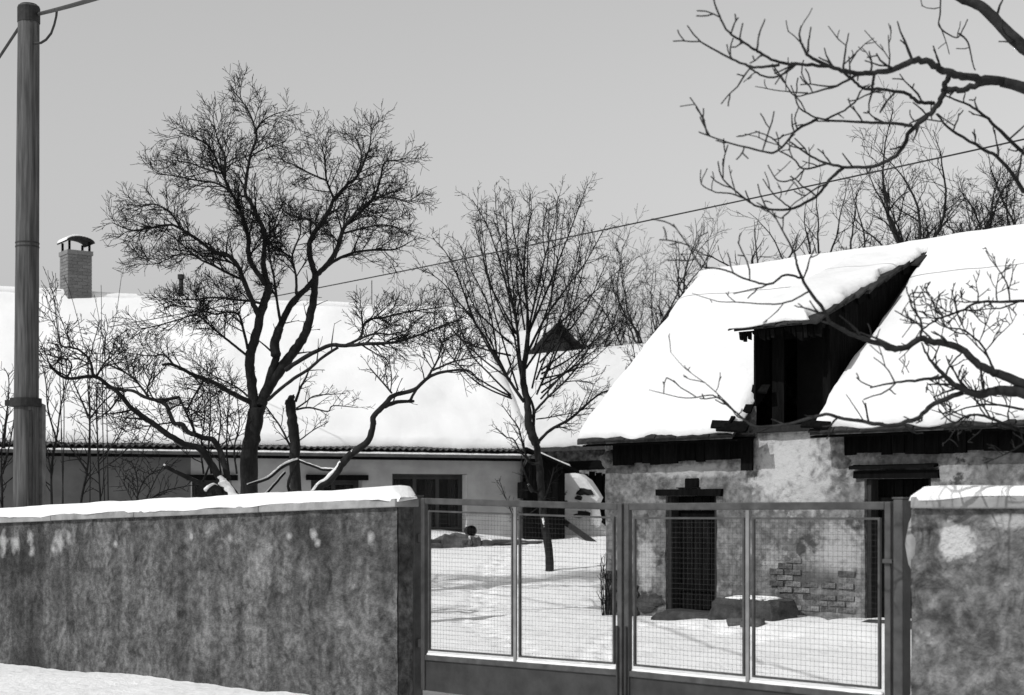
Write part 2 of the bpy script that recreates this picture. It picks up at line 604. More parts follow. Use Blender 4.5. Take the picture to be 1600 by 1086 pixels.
def wall_face(x0, x1, z0, z1, holes, step, amp, y=0.0, seed=0.0, topfn=None, reveal=0.3, freq=1.6):
    """a rough wall face in the local x/z plane looking to -y, with real openings and their reveals"""
    xs, zs = {x0, x1}, {z0, z1}
    for h in holes:
        xs |= {h[0], h[1]}
        zs |= {h[2], h[3]}

    def dens(vals):
        vals = sorted(vals)
        out = []
        for p, q in zip(vals[:-1], vals[1:]):
            k = max(1, int(round((q - p) / step)))
            out += [p + (q - p) * i / k for i in range(k)]
        return out + [vals[-1]]
    X, Z = dens(xs), dens(zs)
    vs = []
    for z in Z:
        for x in X:
            d = amp * (nz(x + seed, z, 0.3, freq) + 0.6 * nz(x + seed, z, 3.1, freq * 3) + 0.3 * nz(x, z + seed, 5.1, freq * 8))
            zz = z
            xx = x
            if z == z1 and topfn:
                zz = topfn(x)
            if x == x0 or x == x1:
                xx = x + amp * 0.7 * nz(x + seed, z, 9.0, 2.5)
            vs.append((xx, y + d, zz))
    fs = []
    wq = len(X)
    for j in range(len(Z) - 1):
        for i in range(wq - 1):
            cx, cz = (X[i] + X[i + 1]) / 2, (Z[j] + Z[j + 1]) / 2
            if any(h[0] < cx < h[1] and h[2] < cz < h[3] for h in holes):
                continue
            fs.append((j * wq + i, j * wq + i + 1, (j + 1) * wq + i + 1, (j + 1) * wq + i))
    mb = MB().add(vs, fs)
    for h in holes:                            # reveals
        ya, yb = y, y + reveal
        a_, b_, c_, d_ = h
        ix = [i for i, x in enumerate(X) if a_ - 1e-6 <= x <= b_ + 1e-6]
        jz = [j for j, z in enumerate(Z) if c_ - 1e-6 <= z <= d_ + 1e-6]

        def strip(idx):
            vv = []
            for k in idx:
                vv.append(vs[k])
                vv.append((vs[k][0], yb, vs[k][2]))
            mb.add(vv, [(2 * i, 2 * i + 1, 2 * i + 3, 2 * i + 2) for i in range(len(idx) - 1)])
        strip([j * wq + ix[0] for j in jz])
        strip([j * wq + ix[-1] for j in jz])
        strip([jz[0] * wq + i for i in ix])
        strip([jz[-1] * wq + i for i in ix])
    return mb


# ------------------------------------------------------------------ garden walls and gate (along the street line)
BG = 8.25
ROTS = -math.pi / 4


def street_thing(name, a, b, label, cat, group=None, z=None):
    p = ST(a, b)
    p.z = ground(p.x, p.y) if z is None else z
    return thing(name, p, ROTS, label, cat, group), p


# left wall
aL1 = a_of(621, BG)
WT = 0.17                                  # wall thickness
GB = BG + 0.22                            # the gate hangs at the back edge of the walls
LW = 13.5
root, o3 = street_thing('garden_wall', aL1, BG, 'long roughcast garden wall with snow on its coping, left of the gate', 'wall', z=0)
slope = 0.0255


def ztop(x):
    return 1.615 + slope * max(x, -13)


mb = wall_face(-LW, 0, -0.6, 1.6, [], 0.09, 0.012, y=0, seed=3.0, topfn=ztop, freq=3.0)
mb.add([(0, 0.01, -0.6), (0, WT, -0.6), (0, WT, ztop(0)), (0, 0.01, ztop(0))], [(0, 1, 2, 3)])
mb.add([(-LW, WT, -0.6), (0, WT, -0.6), (0, WT, ztop(0)), (-LW, WT, ztop(-LW))], [(3, 2, 1, 0)])
mb.add([(-LW, 0, ztop(-LW)), (0, 0, ztop(0)), (0, WT, ztop(0)), (-LW, WT, ztop(-LW))], [(0, 1, 2, 3)])
mb.build('wall', MAT['gardenwall'], root, smooth=False)
x = 0.02
k = 0
while x > -LW:
    L = min(1.9 + 0.25 * math.sin(k * 2.1), x + LW + 0.01)
    xa, xb = x - L + 0.008, x
    dz = 0.004 * math.sin(k * 3.3)
    MB().slab([(xa, -0.045, ztop(xa) + dz), (xb, -0.045, ztop(xb) + dz), (xb, WT + 0.05, ztop(xb) + dz), (xa, WT + 0.05, ztop(xa) + dz)], (0, 0, 0.068)).build('coping_slab', MAT['coping'], root, bevel=0.008)
    x -= L
    k += 1


def cap_snow(x0, x1, zf, y0, y1, th, seed, step=0.1):
    """half-round cap of snow along a coping"""
    mb = MB()
    n = int((x1 - x0) / step)
    prof = [(-0.0, 0.0), (-0.012, 0.35), (0.03, 0.8), (0.1, 0.97), (0.3, 1.0), (0.5, 1.03), (0.7, 1.0), (0.9, 0.95), (0.97, 0.78), (1.01, 0.35), (1.0, 0.0)]
    m = len(prof)
    for i in range(n + 1):
        s = i / n
        x = x0 + (x1 - x0) * s
        d = min(x - x0, x1 - x) / 0.14
        e = math.sqrt(max(0.0, 1 - (1 - min(1, d)) ** 2))
        wv = 1 + 0.16 * nz(x + seed, 0.5, 0, 1.3) + 0.08 * nz(x + seed, 0.5, 0, 5)
        for (yy, zz) in prof:
            yj = 0.022 * nz(x + seed, yy * 3, 1, 3.0)
            dr_ = (0.05 * max(0.0, nz(x + seed, 4.0, 2, 1.6)) + 0.02 * max(0.0, nz(x + seed, 9.0, 2, 6.0))) if yy < 0.02 else 0.0
            yj -= 0.012 if dr_ > 0.004 else 0.0
            mb.v.append((x, y0 + (y1 - y0) * (0.5 + (yy - 0.5) * (0.75 + 0.25 * e)) + yj, zf(x) - dr_ + th * wv * zz * max(e, 0.08)))
    for i in range(n):
        for k in range(m - 1):
            mb.f.append((i * m + k, i * m + k + 1, (i + 1) * m + k + 1, (i + 1) * m + k))
    mb.f.append(tuple(range(m)))
    mb.f.append(tuple(n * m + k for k in range(m - 1, -1, -1)))
    return mb


cap_snow(-LW, 0.035, lambda x: ztop(x) + 0.07, -0.04, WT + 0.05, 0.105, 4.0).build('snow_cap', MAT['snow'], root, smooth=True)

# right wall
aR0 = a_of(1424, BG)
rootR, _ = street_thing('garden_wall', aR0, BG, 'short piece of roughcast garden wall with a pale patch, right of the gate', 'wall', z=0)
mb = wall_face(0, 5.0, -0.4, 1.6, [], 0.08, 0.016, y=0, seed=23.0, freq=3.0)
mb.add([(0, WT, -0.4), (0, 0.0, -0.4), (0, 0.0, 1.6), (0, WT, 1.6)], [(0, 1, 2, 3)])
mb.add([(5, WT, -0.4), (0, WT, -0.4), (0, WT, 1.6), (5, WT, 1.6)], [(0, 1, 2, 3)])
mb.build('wall', MAT['rightwall'], rootR)
for i in range(3):
    MB().box(0.02 + i * 1.66, 0.02 + i * 1.66 + 1.652, -0.05, WT + 0.05, 1.602, 1.672).build('coping_slab', MAT['coping'], rootR, bevel=0.01)
cap_snow(0.0, 5.0, lambda x: 1.674, -0.045, WT + 0.05, 0.06, 14.0).build('snow_cap', MAT['snow'], rootR, smooth=True)
# crumbled plaster lump on the end of the wall
lump = MB()
for j in range(7):
    for k in range(10):
        w_ = 2 * math.pi * k / 10
        z = 1.2 + 0.38 * j / 6
        r = 0.05 * math.sin(math.pi * (j + 0.3) / 6.6) * (1 + 0.4 * nz(j, k, 0, 0.8)) + 0.004
        lump.v.append((-0.005 + r * math.cos(w_), 0.06 + 1.6 * r * math.sin(w_), z))
for j in range(6):
    for k in range(10):
        lump.f.append((j * 10 + k, j * 10 + (k + 1) % 10, (j + 1) * 10 + (k + 1) % 10, (j + 1) * 10 + k))
lump.build('plaster_lump', MAT['coping'], rootR, smooth=True)

# gate posts


def gate_post(px0, px1, ztp, label):
    a0, a1 = a_of(px0, GB), a_of(px1, GB)
    r, p = street_thing('gate_post', (a0 + a1) / 2, GB, label, 'gate post', 'steel posts of the yard gate', z=-0.1)
    hw = (a1 - a0) / 2 * 0.9
    MB().box(-hw, hw, -0.05, 0.05, 0, ztp + 0.1).build('post', MAT['gatepaint'], r, bevel=0.008)
    MB().box(-hw - 0.006, hw + 0.006, -0.056, 0.056, ztp + 0.101, ztp + 0.112).build('cap', MAT['gatepaint'], r, bevel=0.003)
    for z in (0.55, 1.42):
        MB().box(hw - 0.002, hw + 0.05, -0.02, 0.02, z, z + 0.07).build('hinge', MAT['gatedark'], r, bevel=0.004) if 'left' in label else None
    return r


gate_post(639, 655, 1.70, 'square steel gate post against the end of the left wall')
rp = gate_post(1401, 1418, 1.66, 'square steel gate post against the short right wall')
MB().box(-0.115, -0.045, -0.045, -0.02, 1.36, 1.385).build('latch', MAT['gatepaint'], rp, bevel=0.003)


def gate_leaf(px0, px1, zt0, zt1, zb0, zb1, label, mesh_seed, swap):
    b = GB
    a0, a1 = a_of(px0, b), a_of(px1, b)
    W = a1 - a0
    r, p = street_thing('gate_leaf', a0, b, label, 'gate', 'leaves of the double yard gate', z=0)

    def zt(x):
        return zt0 + (zt1 - zt0) * x / W

    def zb(x):
        return zb0 + (zb1 - zb0) * x / W
    t = 0.045
    MB().slab([(0, -0.02, 0.1), (t, -0.02, 0.1), (t, -0.02, zt(t)), (0, -0.02, zt(0))], (0, 0.045, 0)).build('stile', MAT['gatepaint'], r, bevel=0.006)
    MB().slab([(W - t, -0.02, 0.1), (W, -0.02, 0.1), (W, -0.02, zt(W)), (W - t, -0.02, zt(W - t))], (0, 0.045, 0)).build('stile', MAT['gatepaint'], r, bevel=0.006)
    e = t + 0.002
    for nm, f0, h in (('top_rail', zt, -0.05), ('bottom_rail', zb, -0.045)):
        MB().slab([(e, -0.02, f0(e) + h), (W - e, -0.02, f0(W - e) + h), (W - e, -0.02, f0(W - e)), (e, -0.02, f0(e))], (0, 0.045, 0)).build(nm, MAT['gatepaint'], r, bevel=0.006)
    # solid lower plate
    MB().slab([(e, -0.002, 0.1), (W - e, -0.002, 0.1), (W - e, -0.002, zb(W - e) - 0.047), (e, -0.002, zb(e) - 0.047)], (0, 0.006, 0)).build('kick_plate', MAT['gatedark'], r)
    # angle frames that hold the two mesh panels
    xm = W * 0.5
    panels = ((e + 0.035, xm - 0.033), (xm + 0.033, W - e - 0.035))
    for (xa, xb) in panels:
        q0, q1 = zb(xa) + 0.035, zb(xb) + 0.035
        u0, u1 = zt(xa) - 0.10, zt(xb) - 0.10
        d = 0.014
        MB().slab([(xa, -0.012, u0 - d), (xb, -0.012, u1 - d), (xb, -0.012, u1), (xa, -0.012, u0)], (0, 0.024, 0)).build('mesh_frame', MAT['gatepaint'], r)
        MB().slab([(xa, -0.012, q0), (xb, -0.012, q1), (xb, -0.012, q1 + d), (xa, -0.012, q0 + d)], (0, 0.024, 0)).build('mesh_frame', MAT['gatepaint'], r)
        MB().slab([(xa, -0.012, q0 + d), (xa + d, -0.012, q0 + d), (xa + d, -0.012, u0 - d), (xa, -0.012, u0 - d)], (0, 0.024, 0)).build('mesh_frame', MAT['gatepaint'], r)
        MB().slab([(xb - d, -0.012, q1 + d), (xb, -0.012, q1 + d), (xb, -0.012, u1 - d), (xb - d, -0.012, u1 - d)], (0, 0.024, 0)).build('mesh_frame', MAT['gatepaint'], r)
        wm = MB()
        sp = 0.035
        n = int((xb - xa) / sp)
        for i in range(1, n):
            x = xa + (xb - xa) * i / n + 0.004 * nz(i + mesh_seed, xa, 0, 1.7)
            wm.tube([Vector((x, 0, zb(x) + 0.045)), Vector((x + 0.006 * nz(i, mesh_seed), 0.004 * nz(i, 3), (zb(x) + zt(x)) / 2)), Vector((x, 0, zt(x) - 0.11))], 0.0009, 4, cap=False)
        hgt = u0 - q0
        n = int(hgt / sp)
        for i in range(1, n):
            f_ = i / n
            wm.tube([Vector((xa + 0.012, 0.003, q0 + (u0 - q0) * f_)), Vector(((xa + xb) / 2, 0.003, (q0 + q1) / 2 + ((u0 + u1) - (q0 + q1)) / 2 * f_ + 0.005 * nz(i, mesh_seed, 2, 1.3))), Vector((xb - 0.012, 0.003, q1 + (u1 - q1) * f_))], 0.0009, 4, cap=False)
        wo_ = wm.build('wire_mesh', MAT['wire'], r)
        wo_['kind'] = 'stuff'
    # middle bar: one flat bar
    MB().slab([(xm - 0.014, -0.02, zb(xm) + 0.002), (xm + 0.014, -0.02, zb(xm) + 0.002), (xm + 0.014, -0.02, zt(xm) - 0.052), (xm - 0.014, -0.02, zt(xm) - 0.052)], (0, 0.016, 0)).build('middle_bar', MAT['galvanised'], r)
    sn = [Vector((e + 0.02 + (W - 2 * e - 0.04) * i / 40, 0.002, zb(e + (W - 2 * e) * i / 40) + 0.003)) for i in range(41)]
    MB().tube(sn, [0.016 + 0.007 * nz(i, mesh_seed, 0, 0.9) for i in range(41)], 7).build('rail_snow', MAT['snow'], r, smooth=True)
    # drop bolt on the meeting stile
    xs_ = W - 0.1 if not swap else 0.1
    MB().tube([Vector((xs_ + (0.07 if not swap else -0.07), -0.035, 0.15)), Vector((xs_ + (0.07 if not swap else -0.07), -0.035, 0.75))], 0.009, 8).build('drop_bolt', MAT['gatedark'], r)
    return r


gate_leaf(660, 974, 1.69, 1.64, 0.395, 0.43, 'left leaf of the wire mesh gate, next to the long wall', 1.0, False)
gate_leaf(977.5, 1394, 1.64, 1.645, 0.43, 0.43, 'right leaf of the wire mesh gate, in front of the old doors', 5.0, True)

# ------------------------------------------------------------------ old house on the right
hp = ST(A0, B0)
house = thing('old_farmhouse', (hp.x, hp.y, 0.0), ROTS, 'low old farmhouse with peeling plaster, snowy roof and a dark loft dormer', 'house')
HL = 11.0            # length along the street
EO = 0.48            # eave overhang
ZE = 2.60            # eave height (outer edge)
HW = 2.42            # facade to ridge
ZR = 5.24
SL = (ZR - ZE) / (HW + EO)


def zroof(b):
    return ZE + (b + EO) * SL


def hx(px, b=0.0):
    return a_of(px, B0 + b) - A0


d1a, d1b = hx(1040), hx(1119)
d2a, d2b = hx(1351), hx(1455)
DL, DR = hx(1190), hx(1288)               # dormer walls
ZW = 2.98
hatch = (DL + 0.14, DR - 0.12, 2.78, 3.95)
# facade: left part, dormer part (lighter), right part
wall_face(0, DL - 0.08, -0.3, ZW, [(d1a, d1b, 0.13, 1.78)], 0.075, 0.03, seed=1.0, reveal=0.4).build('wall', MAT['plaster'], house)
wall_face(DL - 0.08, DR + 0.06, -0.3, 2.66, [], 0.075, 0.03, seed=1.0).build('wall', MAT['plaster'], house)
wall_face(DR + 0.06, HL, -0.3, ZW, [(d2a, d2b, 0.16, 1.98)], 0.075, 0.03, seed=1.0, reveal=0.4).build('wall', MAT['plaster'], house)
# boards that close the front of the loft round its opening (in shade under the dormer roof)
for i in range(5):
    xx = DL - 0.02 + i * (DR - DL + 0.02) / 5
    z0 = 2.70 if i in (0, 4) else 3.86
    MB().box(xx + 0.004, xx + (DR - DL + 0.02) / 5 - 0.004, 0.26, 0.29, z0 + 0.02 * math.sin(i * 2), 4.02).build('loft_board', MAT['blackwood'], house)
MB().box(DL - 0.05, DR + 0.05, -0.12, -0.042, 2.62, 2.70, 0.006).build('loft_sill', MAT['darkwood'], house)
# gable walls and back
for x0, x1 in ((0.02, 0.4), (HL - 0.4, HL)):
    MB().poly([(x0, 0.06, -0.3), (x0, HW * 2, -0.3), (x0, HW * 2, ZW - 0.06), (x0, HW, ZR - 0.12), (x0, 0.06, ZW - 0.1)], (x1 - x0, 0, 0)).build('gable_wall', MAT['plaster'], house)
MB().box(0.42, HL - 0.42, HW * 2 - 0.4, HW * 2 - 0.02, -0.3, ZW - 0.1).build('back_wall', MAT['plaster'], house)
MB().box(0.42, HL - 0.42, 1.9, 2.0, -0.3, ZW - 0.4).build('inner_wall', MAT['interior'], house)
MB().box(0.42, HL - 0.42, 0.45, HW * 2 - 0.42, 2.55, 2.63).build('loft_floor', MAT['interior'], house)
# stone corner lump
# (placed after rock() is defined)

# roof boards + snow
VO = 0.12
roof = MB()
for (xa, xb) in ((-VO, DL - 0.13), (DR + 0.10, HL + 0.15)):
    roof.slab([(xa, -EO, ZE), (xb, -EO, ZE), (xb, HW, ZR), (xa, HW, ZR)], (0, 0.0, -0.07))
roof.slab([(-VO, 2 * HW + EO, ZE), (HL + 0.15, 2 * HW + EO, ZE), (HL + 0.15, HW + 0.002, ZR), (-VO, HW + 0.002, ZR)], (0, 0, -0.07))
roofo = roof.build('roof', MAT['tile'], house)
# eaves: dark soffit boards and rafter ends
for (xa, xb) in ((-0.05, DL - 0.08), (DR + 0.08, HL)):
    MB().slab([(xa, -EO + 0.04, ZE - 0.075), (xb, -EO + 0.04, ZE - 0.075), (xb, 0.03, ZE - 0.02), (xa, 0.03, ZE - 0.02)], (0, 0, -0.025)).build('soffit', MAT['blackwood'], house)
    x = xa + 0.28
    while x < xb - 0.02:                   # added dark boards stand in for the eaves' shadow, uneven at the bottom
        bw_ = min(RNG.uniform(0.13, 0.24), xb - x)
        MB().box(x + 0.003, x + bw_ - 0.003, -0.10, -0.062, 2.25 + RNG.uniform(-0.025, 0.03) - (0.12 if xb < 5 and x > xb - 0.35 else 0) + (0.03 if xb > 5 else 0), ZE - 0.06, 0.004).build('eave_shade_board', MAT['blackwood'], house)
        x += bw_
# single tiles that stick out along the eaves
tl = MB()
for i in range(5):
    w0 = -0.09 + 0.18 * i / 4
    tl.v.append((w0, 0, -0.006 * abs(i - 2)))
    tl.v.append((w0, 0.30, 0.0))
for i in range(5):
    w0 = -0.09 + 0.18 * i / 4
    tl.v.append((w0, 0, -0.02 - 0.006 * abs(i - 2)))
    tl.v.append((w0, 0.30, -0.02))
for i in range(4):
    tl.f.append((2 * i, 2 * i + 2, 2 * i + 3, 2 * i + 1))
    tl.f.append((10 + 2 * i + 1, 10 + 2 * i + 3, 10 + 2 * i + 2, 10 + 2 * i))
    tl.f.append((2 * i, 10 + 2 * i, 12 + 2 * i, 2 * i + 2))
tl.f += [(0, 1, 11, 10), (8, 18, 19, 9), (1, 3, 13, 11), (3, 5, 15, 13), (5, 7, 17, 15), (7, 9, 19, 17)]
tile_me = tl.mesh('roof_tile', MAT['tile'])
ang = math.atan(SL)
for (xa, xb) in ((-VO, DL - 0.1), (DR + 0.1, 8.5)):
    x = xa + 0.09
    while x < xb:
        if RNG.random() > 0.05:
            inst('roof_tile', tile_me, roofo, (x, -EO - 0.05 + RNG.uniform(-0.02, 0.02), ZE - 0.02 + RNG.uniform(-0.006, 0.01)), (ang * 0.9 + RNG.uniform(-0.05, 0.05), RNG.uniform(-0.04, 0.04), RNG.uniform(-0.05, 0.05)))
        x += 0.187
# snow on the main slopes
TS = 0.15
snow_sheet([(-VO - 0.03, -EO - 0.0, ZE), (DL - 0.13, -EO - 0.0, ZE), (DL - 0.13, HW + 0.02, ZR), (-VO - 0.03, HW + 0.02, ZR)], TS, 34, 40, 0.035, 0.25, 2.0).build('snow_layer', MAT['roofsnow'], roofo, smooth=True)
snow_sheet([(DR + 0.13, -EO - 0.0, ZE), (HL + 0.15, -EO - 0.0, ZE), (HL + 0.15, HW + 0.02, ZR), (DR + 0.13, HW + 0.02, ZR)], TS, 60, 40, 0.035, 0.22, 7.0).build('snow_layer', MAT['roofsnow'], roofo, smooth=True)
snow_sheet([(HL + 0.15, 2 * HW + EO, ZE), (-VO, 2 * HW + EO, ZE), (-VO, HW, ZR), (HL + 0.15, HW, ZR)], TS, 40, 20, 0.03, 0.25, 9.0).build('snow_layer', MAT['roofsnow'], roofo, smooth=True)
# ridge roll of snow
rp_ = [Vector((-VO + 0.02 + i * (HL + 0.2) / 60, HW + 0.03 * nz(i, 0, 0, 0.4), ZR + 0.02 + 0.03 * nz(i, 3, 0, 0.23))) for i in range(61)]
MB().tube(rp_, [0.13 + 0.02 * nz(i, 7, 0, 0.5) for i in range(61)], 12).build('ridge_snow', MAT['roofsnow'], roofo, smooth=True)
MB().box(DL - 0.05, DR + 0.05, 0.9, 0.95, 2.64, 4.3).build('hatch_shade_panel', MAT['interior'], house)  # added panel behind the hatch, the loft's shade put into its black colour
# dormer: roof, cheeks
ZF, BF = 4.02, -0.40                      # front edge of the dormer roof
BT = HW - 0.06
ZT = zroof(BT) + 0.03
dl, dr = DL - 0.16, DR + 0.13
dorm = MB().slab([(dl, BF, ZF), (dr, BF, ZF), (dr, BT, ZT), (dl, BT, ZT)], (0, 0, -0.06)).build('dormer_roof', MAT['tile'], house)
snow_sheet([(dl + 0.0, BF - 0.02, ZF), (dr - 0.02, BF - 0.02, ZF), (dr - 0.02, BT + 0.1, ZT + 0.02), (dl - 0.0, BT + 0.1, ZT + 0.02)], 0.12, 26, 44, 0.09, 0.2, 12.0).build('snow_layer', MAT['roofsnow'], dorm, smooth=True)
for xc, s_ in ((DR + 0.06, 1), (DL - 0.10, -1)):
    n = 7
    for i in range(n):                     # upright boards of the cheeks
        b0, b1 = BT * i / n + 0.0, BT * (i + 1) / n - 0.008
        zt0 = ZF + (b0 - BF) / (BT - BF) * (ZT - ZF) - 0.07
        zt1 = ZF + (b1 - BF) / (BT - BF) * (ZT - ZF) - 0.07
        zb0_, zb1_ = zroof(b0) - 0.1, zroof(b1) - 0.1
        if zt1 - zb1_ > 0.01:
            MB().poly([(xc, b0, zb0_), (xc, b1, zb1_), (xc, b1, zt1), (xc, b0, zt0)], (0.03 * s_, 0, 0)).build('cheek_board', MAT['blackwood'], dorm)
x = dl + 0.04
while x < dr - 0.02:                       # broken lath ends hanging from the front lip
    w_ = RNG.uniform(0.05, 0.16)
    L_ = RNG.uniform(0.05, 0.17) + 0.10 * (x > DR - 0.25)
    MB().poly([(x, BF + 0.05, ZF - 0.065), (x + w_ * 0.9, BF + 0.05, ZF - 0.065), (x + w_ * 0.8, BF + 0.06, ZF - 0.065 - L_), (x + w_ * 0.15, BF + 0.06, ZF - 0.065 - L_ * RNG.uniform(0.5, 1.0))], (0, 0.025, 0)).build('lath_end', MAT['blackwood'], dorm)
    x += w_
for i in range(9):                         # and from the right verge
    f_ = (i + RNG.uniform(0, 0.5)) / 9.5
    b = BF + (BT - BF) * f_
    z = ZF + (ZT - ZF) * f_ - 0.06
    L_ = RNG.uniform(0.06, 0.2) * (1 - f_ * 0.6)
    MB().poly([(dr - 0.02, b, z), (dr - 0.02, b + 0.2, z + 0.08), (dr - 0.02, b + 0.17, z + 0.07 - L_), (dr - 0.02, b + 0.03, z - L_ * RNG.uniform(0.4, 1))], (0.02, 0, 0)).build('lath_end', MAT['blackwood'], dorm)
# stepped edge tiles along the dormer verge and front
n = 13
for i in range(n):
    f_ = i / (n - 1)
    b = BF + (BT + 0.1 - BF) * f_
    z = ZF + (ZT - ZF) * f_
    sc = 1.15 + 0.4 * RNG.uniform(-1, 1)
    inst('verge_tile', tile_me, dorm, (dr - 0.03 + RNG.uniform(-0.015, 0.03), b - 0.1, z - 0.035 + RNG.uniform(-0.015, 0.015)), (math.atan2(ZT - ZF, BT - BF) + 0.1, RNG.uniform(-0.06, 0.06), RNG.uniform(-0.08, 0.08)), (sc, 1.0, 1.2))
x = dl + 0.06
while x < dr:
    inst('front_tile', tile_me, dorm, (x, BF - 0.07 + RNG.uniform(-0.03, 0.02), ZF - 0.03 + RNG.uniform(-0.012, 0.012)), (0.4 + RNG.uniform(-0.06, 0.06), RNG.uniform(-0.06, 0.06), RNG.uniform(-0.08, 0.08)))
    x += 0.187
# broken lath ends and bare tiles where the snow has slid off below the hatch
for (x, b, L, rz) in ((DL - 0.18, -0.46, 0.5, 0.5), (DL - 0.35, -0.38, 0.42, -0.2), (DL - 0.1, -0.5, 0.45, 0.15), (DR + 0.22, -0.5, 0.4, 0.1), (DL - 0.24, -0.2, 0.4, 0.35), (DL - 0.14, 0.1, 0.35, 0.2)):
    lb = MB().slab([(-L / 2, -0.06, 0), (L / 2, -0.07, 0.02), (L / 2, 0.07, 0.05), (-L / 2, 0.06, 0.03)], (0, 0, 0.03)).build('loose_board', MAT['blackwood'], roofo)
    lb.location = (x, b, zroof(b) + 0.06)
    lb.rotation_euler = (0.6, 0.1, rz)


# doors of the old house
def plank_door(parent, x0, x1, z0, z1, y, nm, matl, n, ragged=0.0):
    d = MB().box(x0 + 0.02, x1 - 0.02, y + 0.034, y + 0.05, z0 + 0.02, z1 - 0.03).build(nm, matl, parent)
    wd = (x1 - x0) / n
    for i in range(n):
        zz = z0 + ragged * abs(math.sin(i * 2.7))
        MB().box(x0 + i * wd + 0.006, x0 + (i + 1) * wd - 0.006, y + 0.004 * math.sin(i * 5), y + 0.032, zz, z1 - 0.01).build('plank', matl, d)
    for z in (z0 + 0.3, z1 - 0.32):
        MB().box(x0 + 0.05, x1 - 0.05, y - 0.026, y - 0.006, z, z + 0.09).build('ledge', matl, d)
    MB().box(x1 - 0.14, x1 - 0.09, y - 0.045, y - 0.008, (z0 + z1) / 2, (z0 + z1) / 2 + 0.1).build('handle', MAT['wire'], d)
    return d


plank_door(house, d1a, d1b, 0.13, 1.78, 0.26, 'door', MAT['blackwood'], 6, 0.06)
plank_door(house, d2a, d2b, 0.16, 1.98, 0.26, 'door', MAT['blackwood'], 7)
for (xa, xb, zt) in ((d1a, d1b, 1.78), (d2a, d2b, 1.98)):
    MB().box(xa - 0.14, xb + 0.12, -0.055, 0.28, zt + 0.002, zt + 0.10, 0.008).build('lintel', MAT['blackwood'], house)
    for s_, x in ((1, xa), (-1, xb)):
        MB().box(x + (0.004 if s_ > 0 else -0.064), x + (0.064 if s_ > 0 else -0.004), 0.05, 0.22, 0.12, zt - 0.004).build('door_jamb', MAT['darkwood'], house)
MB().slab([(d2a - 0.16, -0.12, 2.10), (d2b + 0.1, -0.12, 2.10), (d2b + 0.1, 0.03, 2.13), (d2a - 0.16, 0.03, 2.13)], (0, 0, 0.035)).build('drip_board', MAT['blackwood'], house)
MB().box(hx(1072), hx(1092), -0.035, 0.02, 1.90, 2.03, 0.01).build('vent_block', MAT['blackwood'], house, bevel=0.01)
MB().box(hx(1060), hx(1095), -0.05, 0.02, 1.885, 1.90).build('vent_sill', MAT['blackwood'], house)


def rock(w_, d_, h_, seed, nu=10, nv=7, flat=0.75, rough=0.22):
    mb = MB()
    for j in range(nv + 1):
        th = math.pi * j / nv
        for k in range(nu):
            ph = 2 * math.pi * k / nu
            x, y, z = math.sin(th) * math.cos(ph), math.sin(th) * math.sin(ph), math.cos(th)
            m_ = max(abs(x), abs(y), abs(z)) ** flat
            r = (1 + rough * nz(x + seed, y, z, 1.4)) / max(m_, 0.2)
            mb.v.append((x * r * w_ / 2, y * r * d_ / 2, z * r * h_ / 2))
    for j in range(nv):
        for k in range(nu):
            mb.f.append((j * nu + k, (j + 1) * nu + k, (j + 1) * nu + (k + 1) % nu, j * nu + (k + 1) % nu))
    return mb


o = rock(0.34, 0.26, 0.26, 71, 16, 10, 0.25, 0.5).build('corner_stone', MAT['plaster'], house, smooth=True)
o.location = (0.10, 0.02, 2.32)
# exposed bricks low on the facade, between the doors
bm_ = MB().box(-0.125, 0.125, -0.03, 0.03, -0.033, 0.033, 0.006)
brick_me = bm_.mesh('brick', MAT['brick'])
for r_ in range(9):
    z = 0.30 + r_ * 0.078
    for c_ in range(7):
        x = hx(1215) + c_ * 0.268 + (0.134 if r_ % 2 else 0)
        if x > d2a - 0.2:
            continue
        dens_ = nz(x, z, 2.2, 1.9) + 0.28 - 0.75 * max(0, r_ - 4) / 5
        if dens_ > 0.12 and RNG.random() > 0.2:
            inst('brick', brick_me, house, (x, 0.004 + RNG.uniform(-0.012, 0.014), z), (0, RNG.uniform(-0.03, 0.03), RNG.uniform(-0.04, 0.04)), (RNG.uniform(0.85, 1.0), 1, RNG.uniform(0.85, 1)))
for i, (px, z, s_) in enumerate(((990, 0.42, 0.2), (1010, 0.25, 0.26), (962, 0.3, 0.24), (1025, 0.3, 0.2), (958, 0.62, 0.18), (985, 0.18, 0.25))):
    inst('foot_stone', rock(s_ * 1.3, 0.12, s_ * 0.8, i * 3.1, 12, 8, 0.6, 0.7).mesh('foot_stone', MAT['trough']), house, (hx(px), -0.01, z))

# thresholds
for (px0, px1, z) in ((1026, 1122, 0.06), (1340, 1470, 0.09)):
    xa, xb = hx(px0, -0.3), hx(px1, -0.3)
    o = rock(xb - xa, 0.55, 0.26, px0, 16, 9, 0.9, 0.3).build('door_step', MAT['trough'], house, smooth=True)
    o.location = ((xa + xb) / 2, -0.2, z)

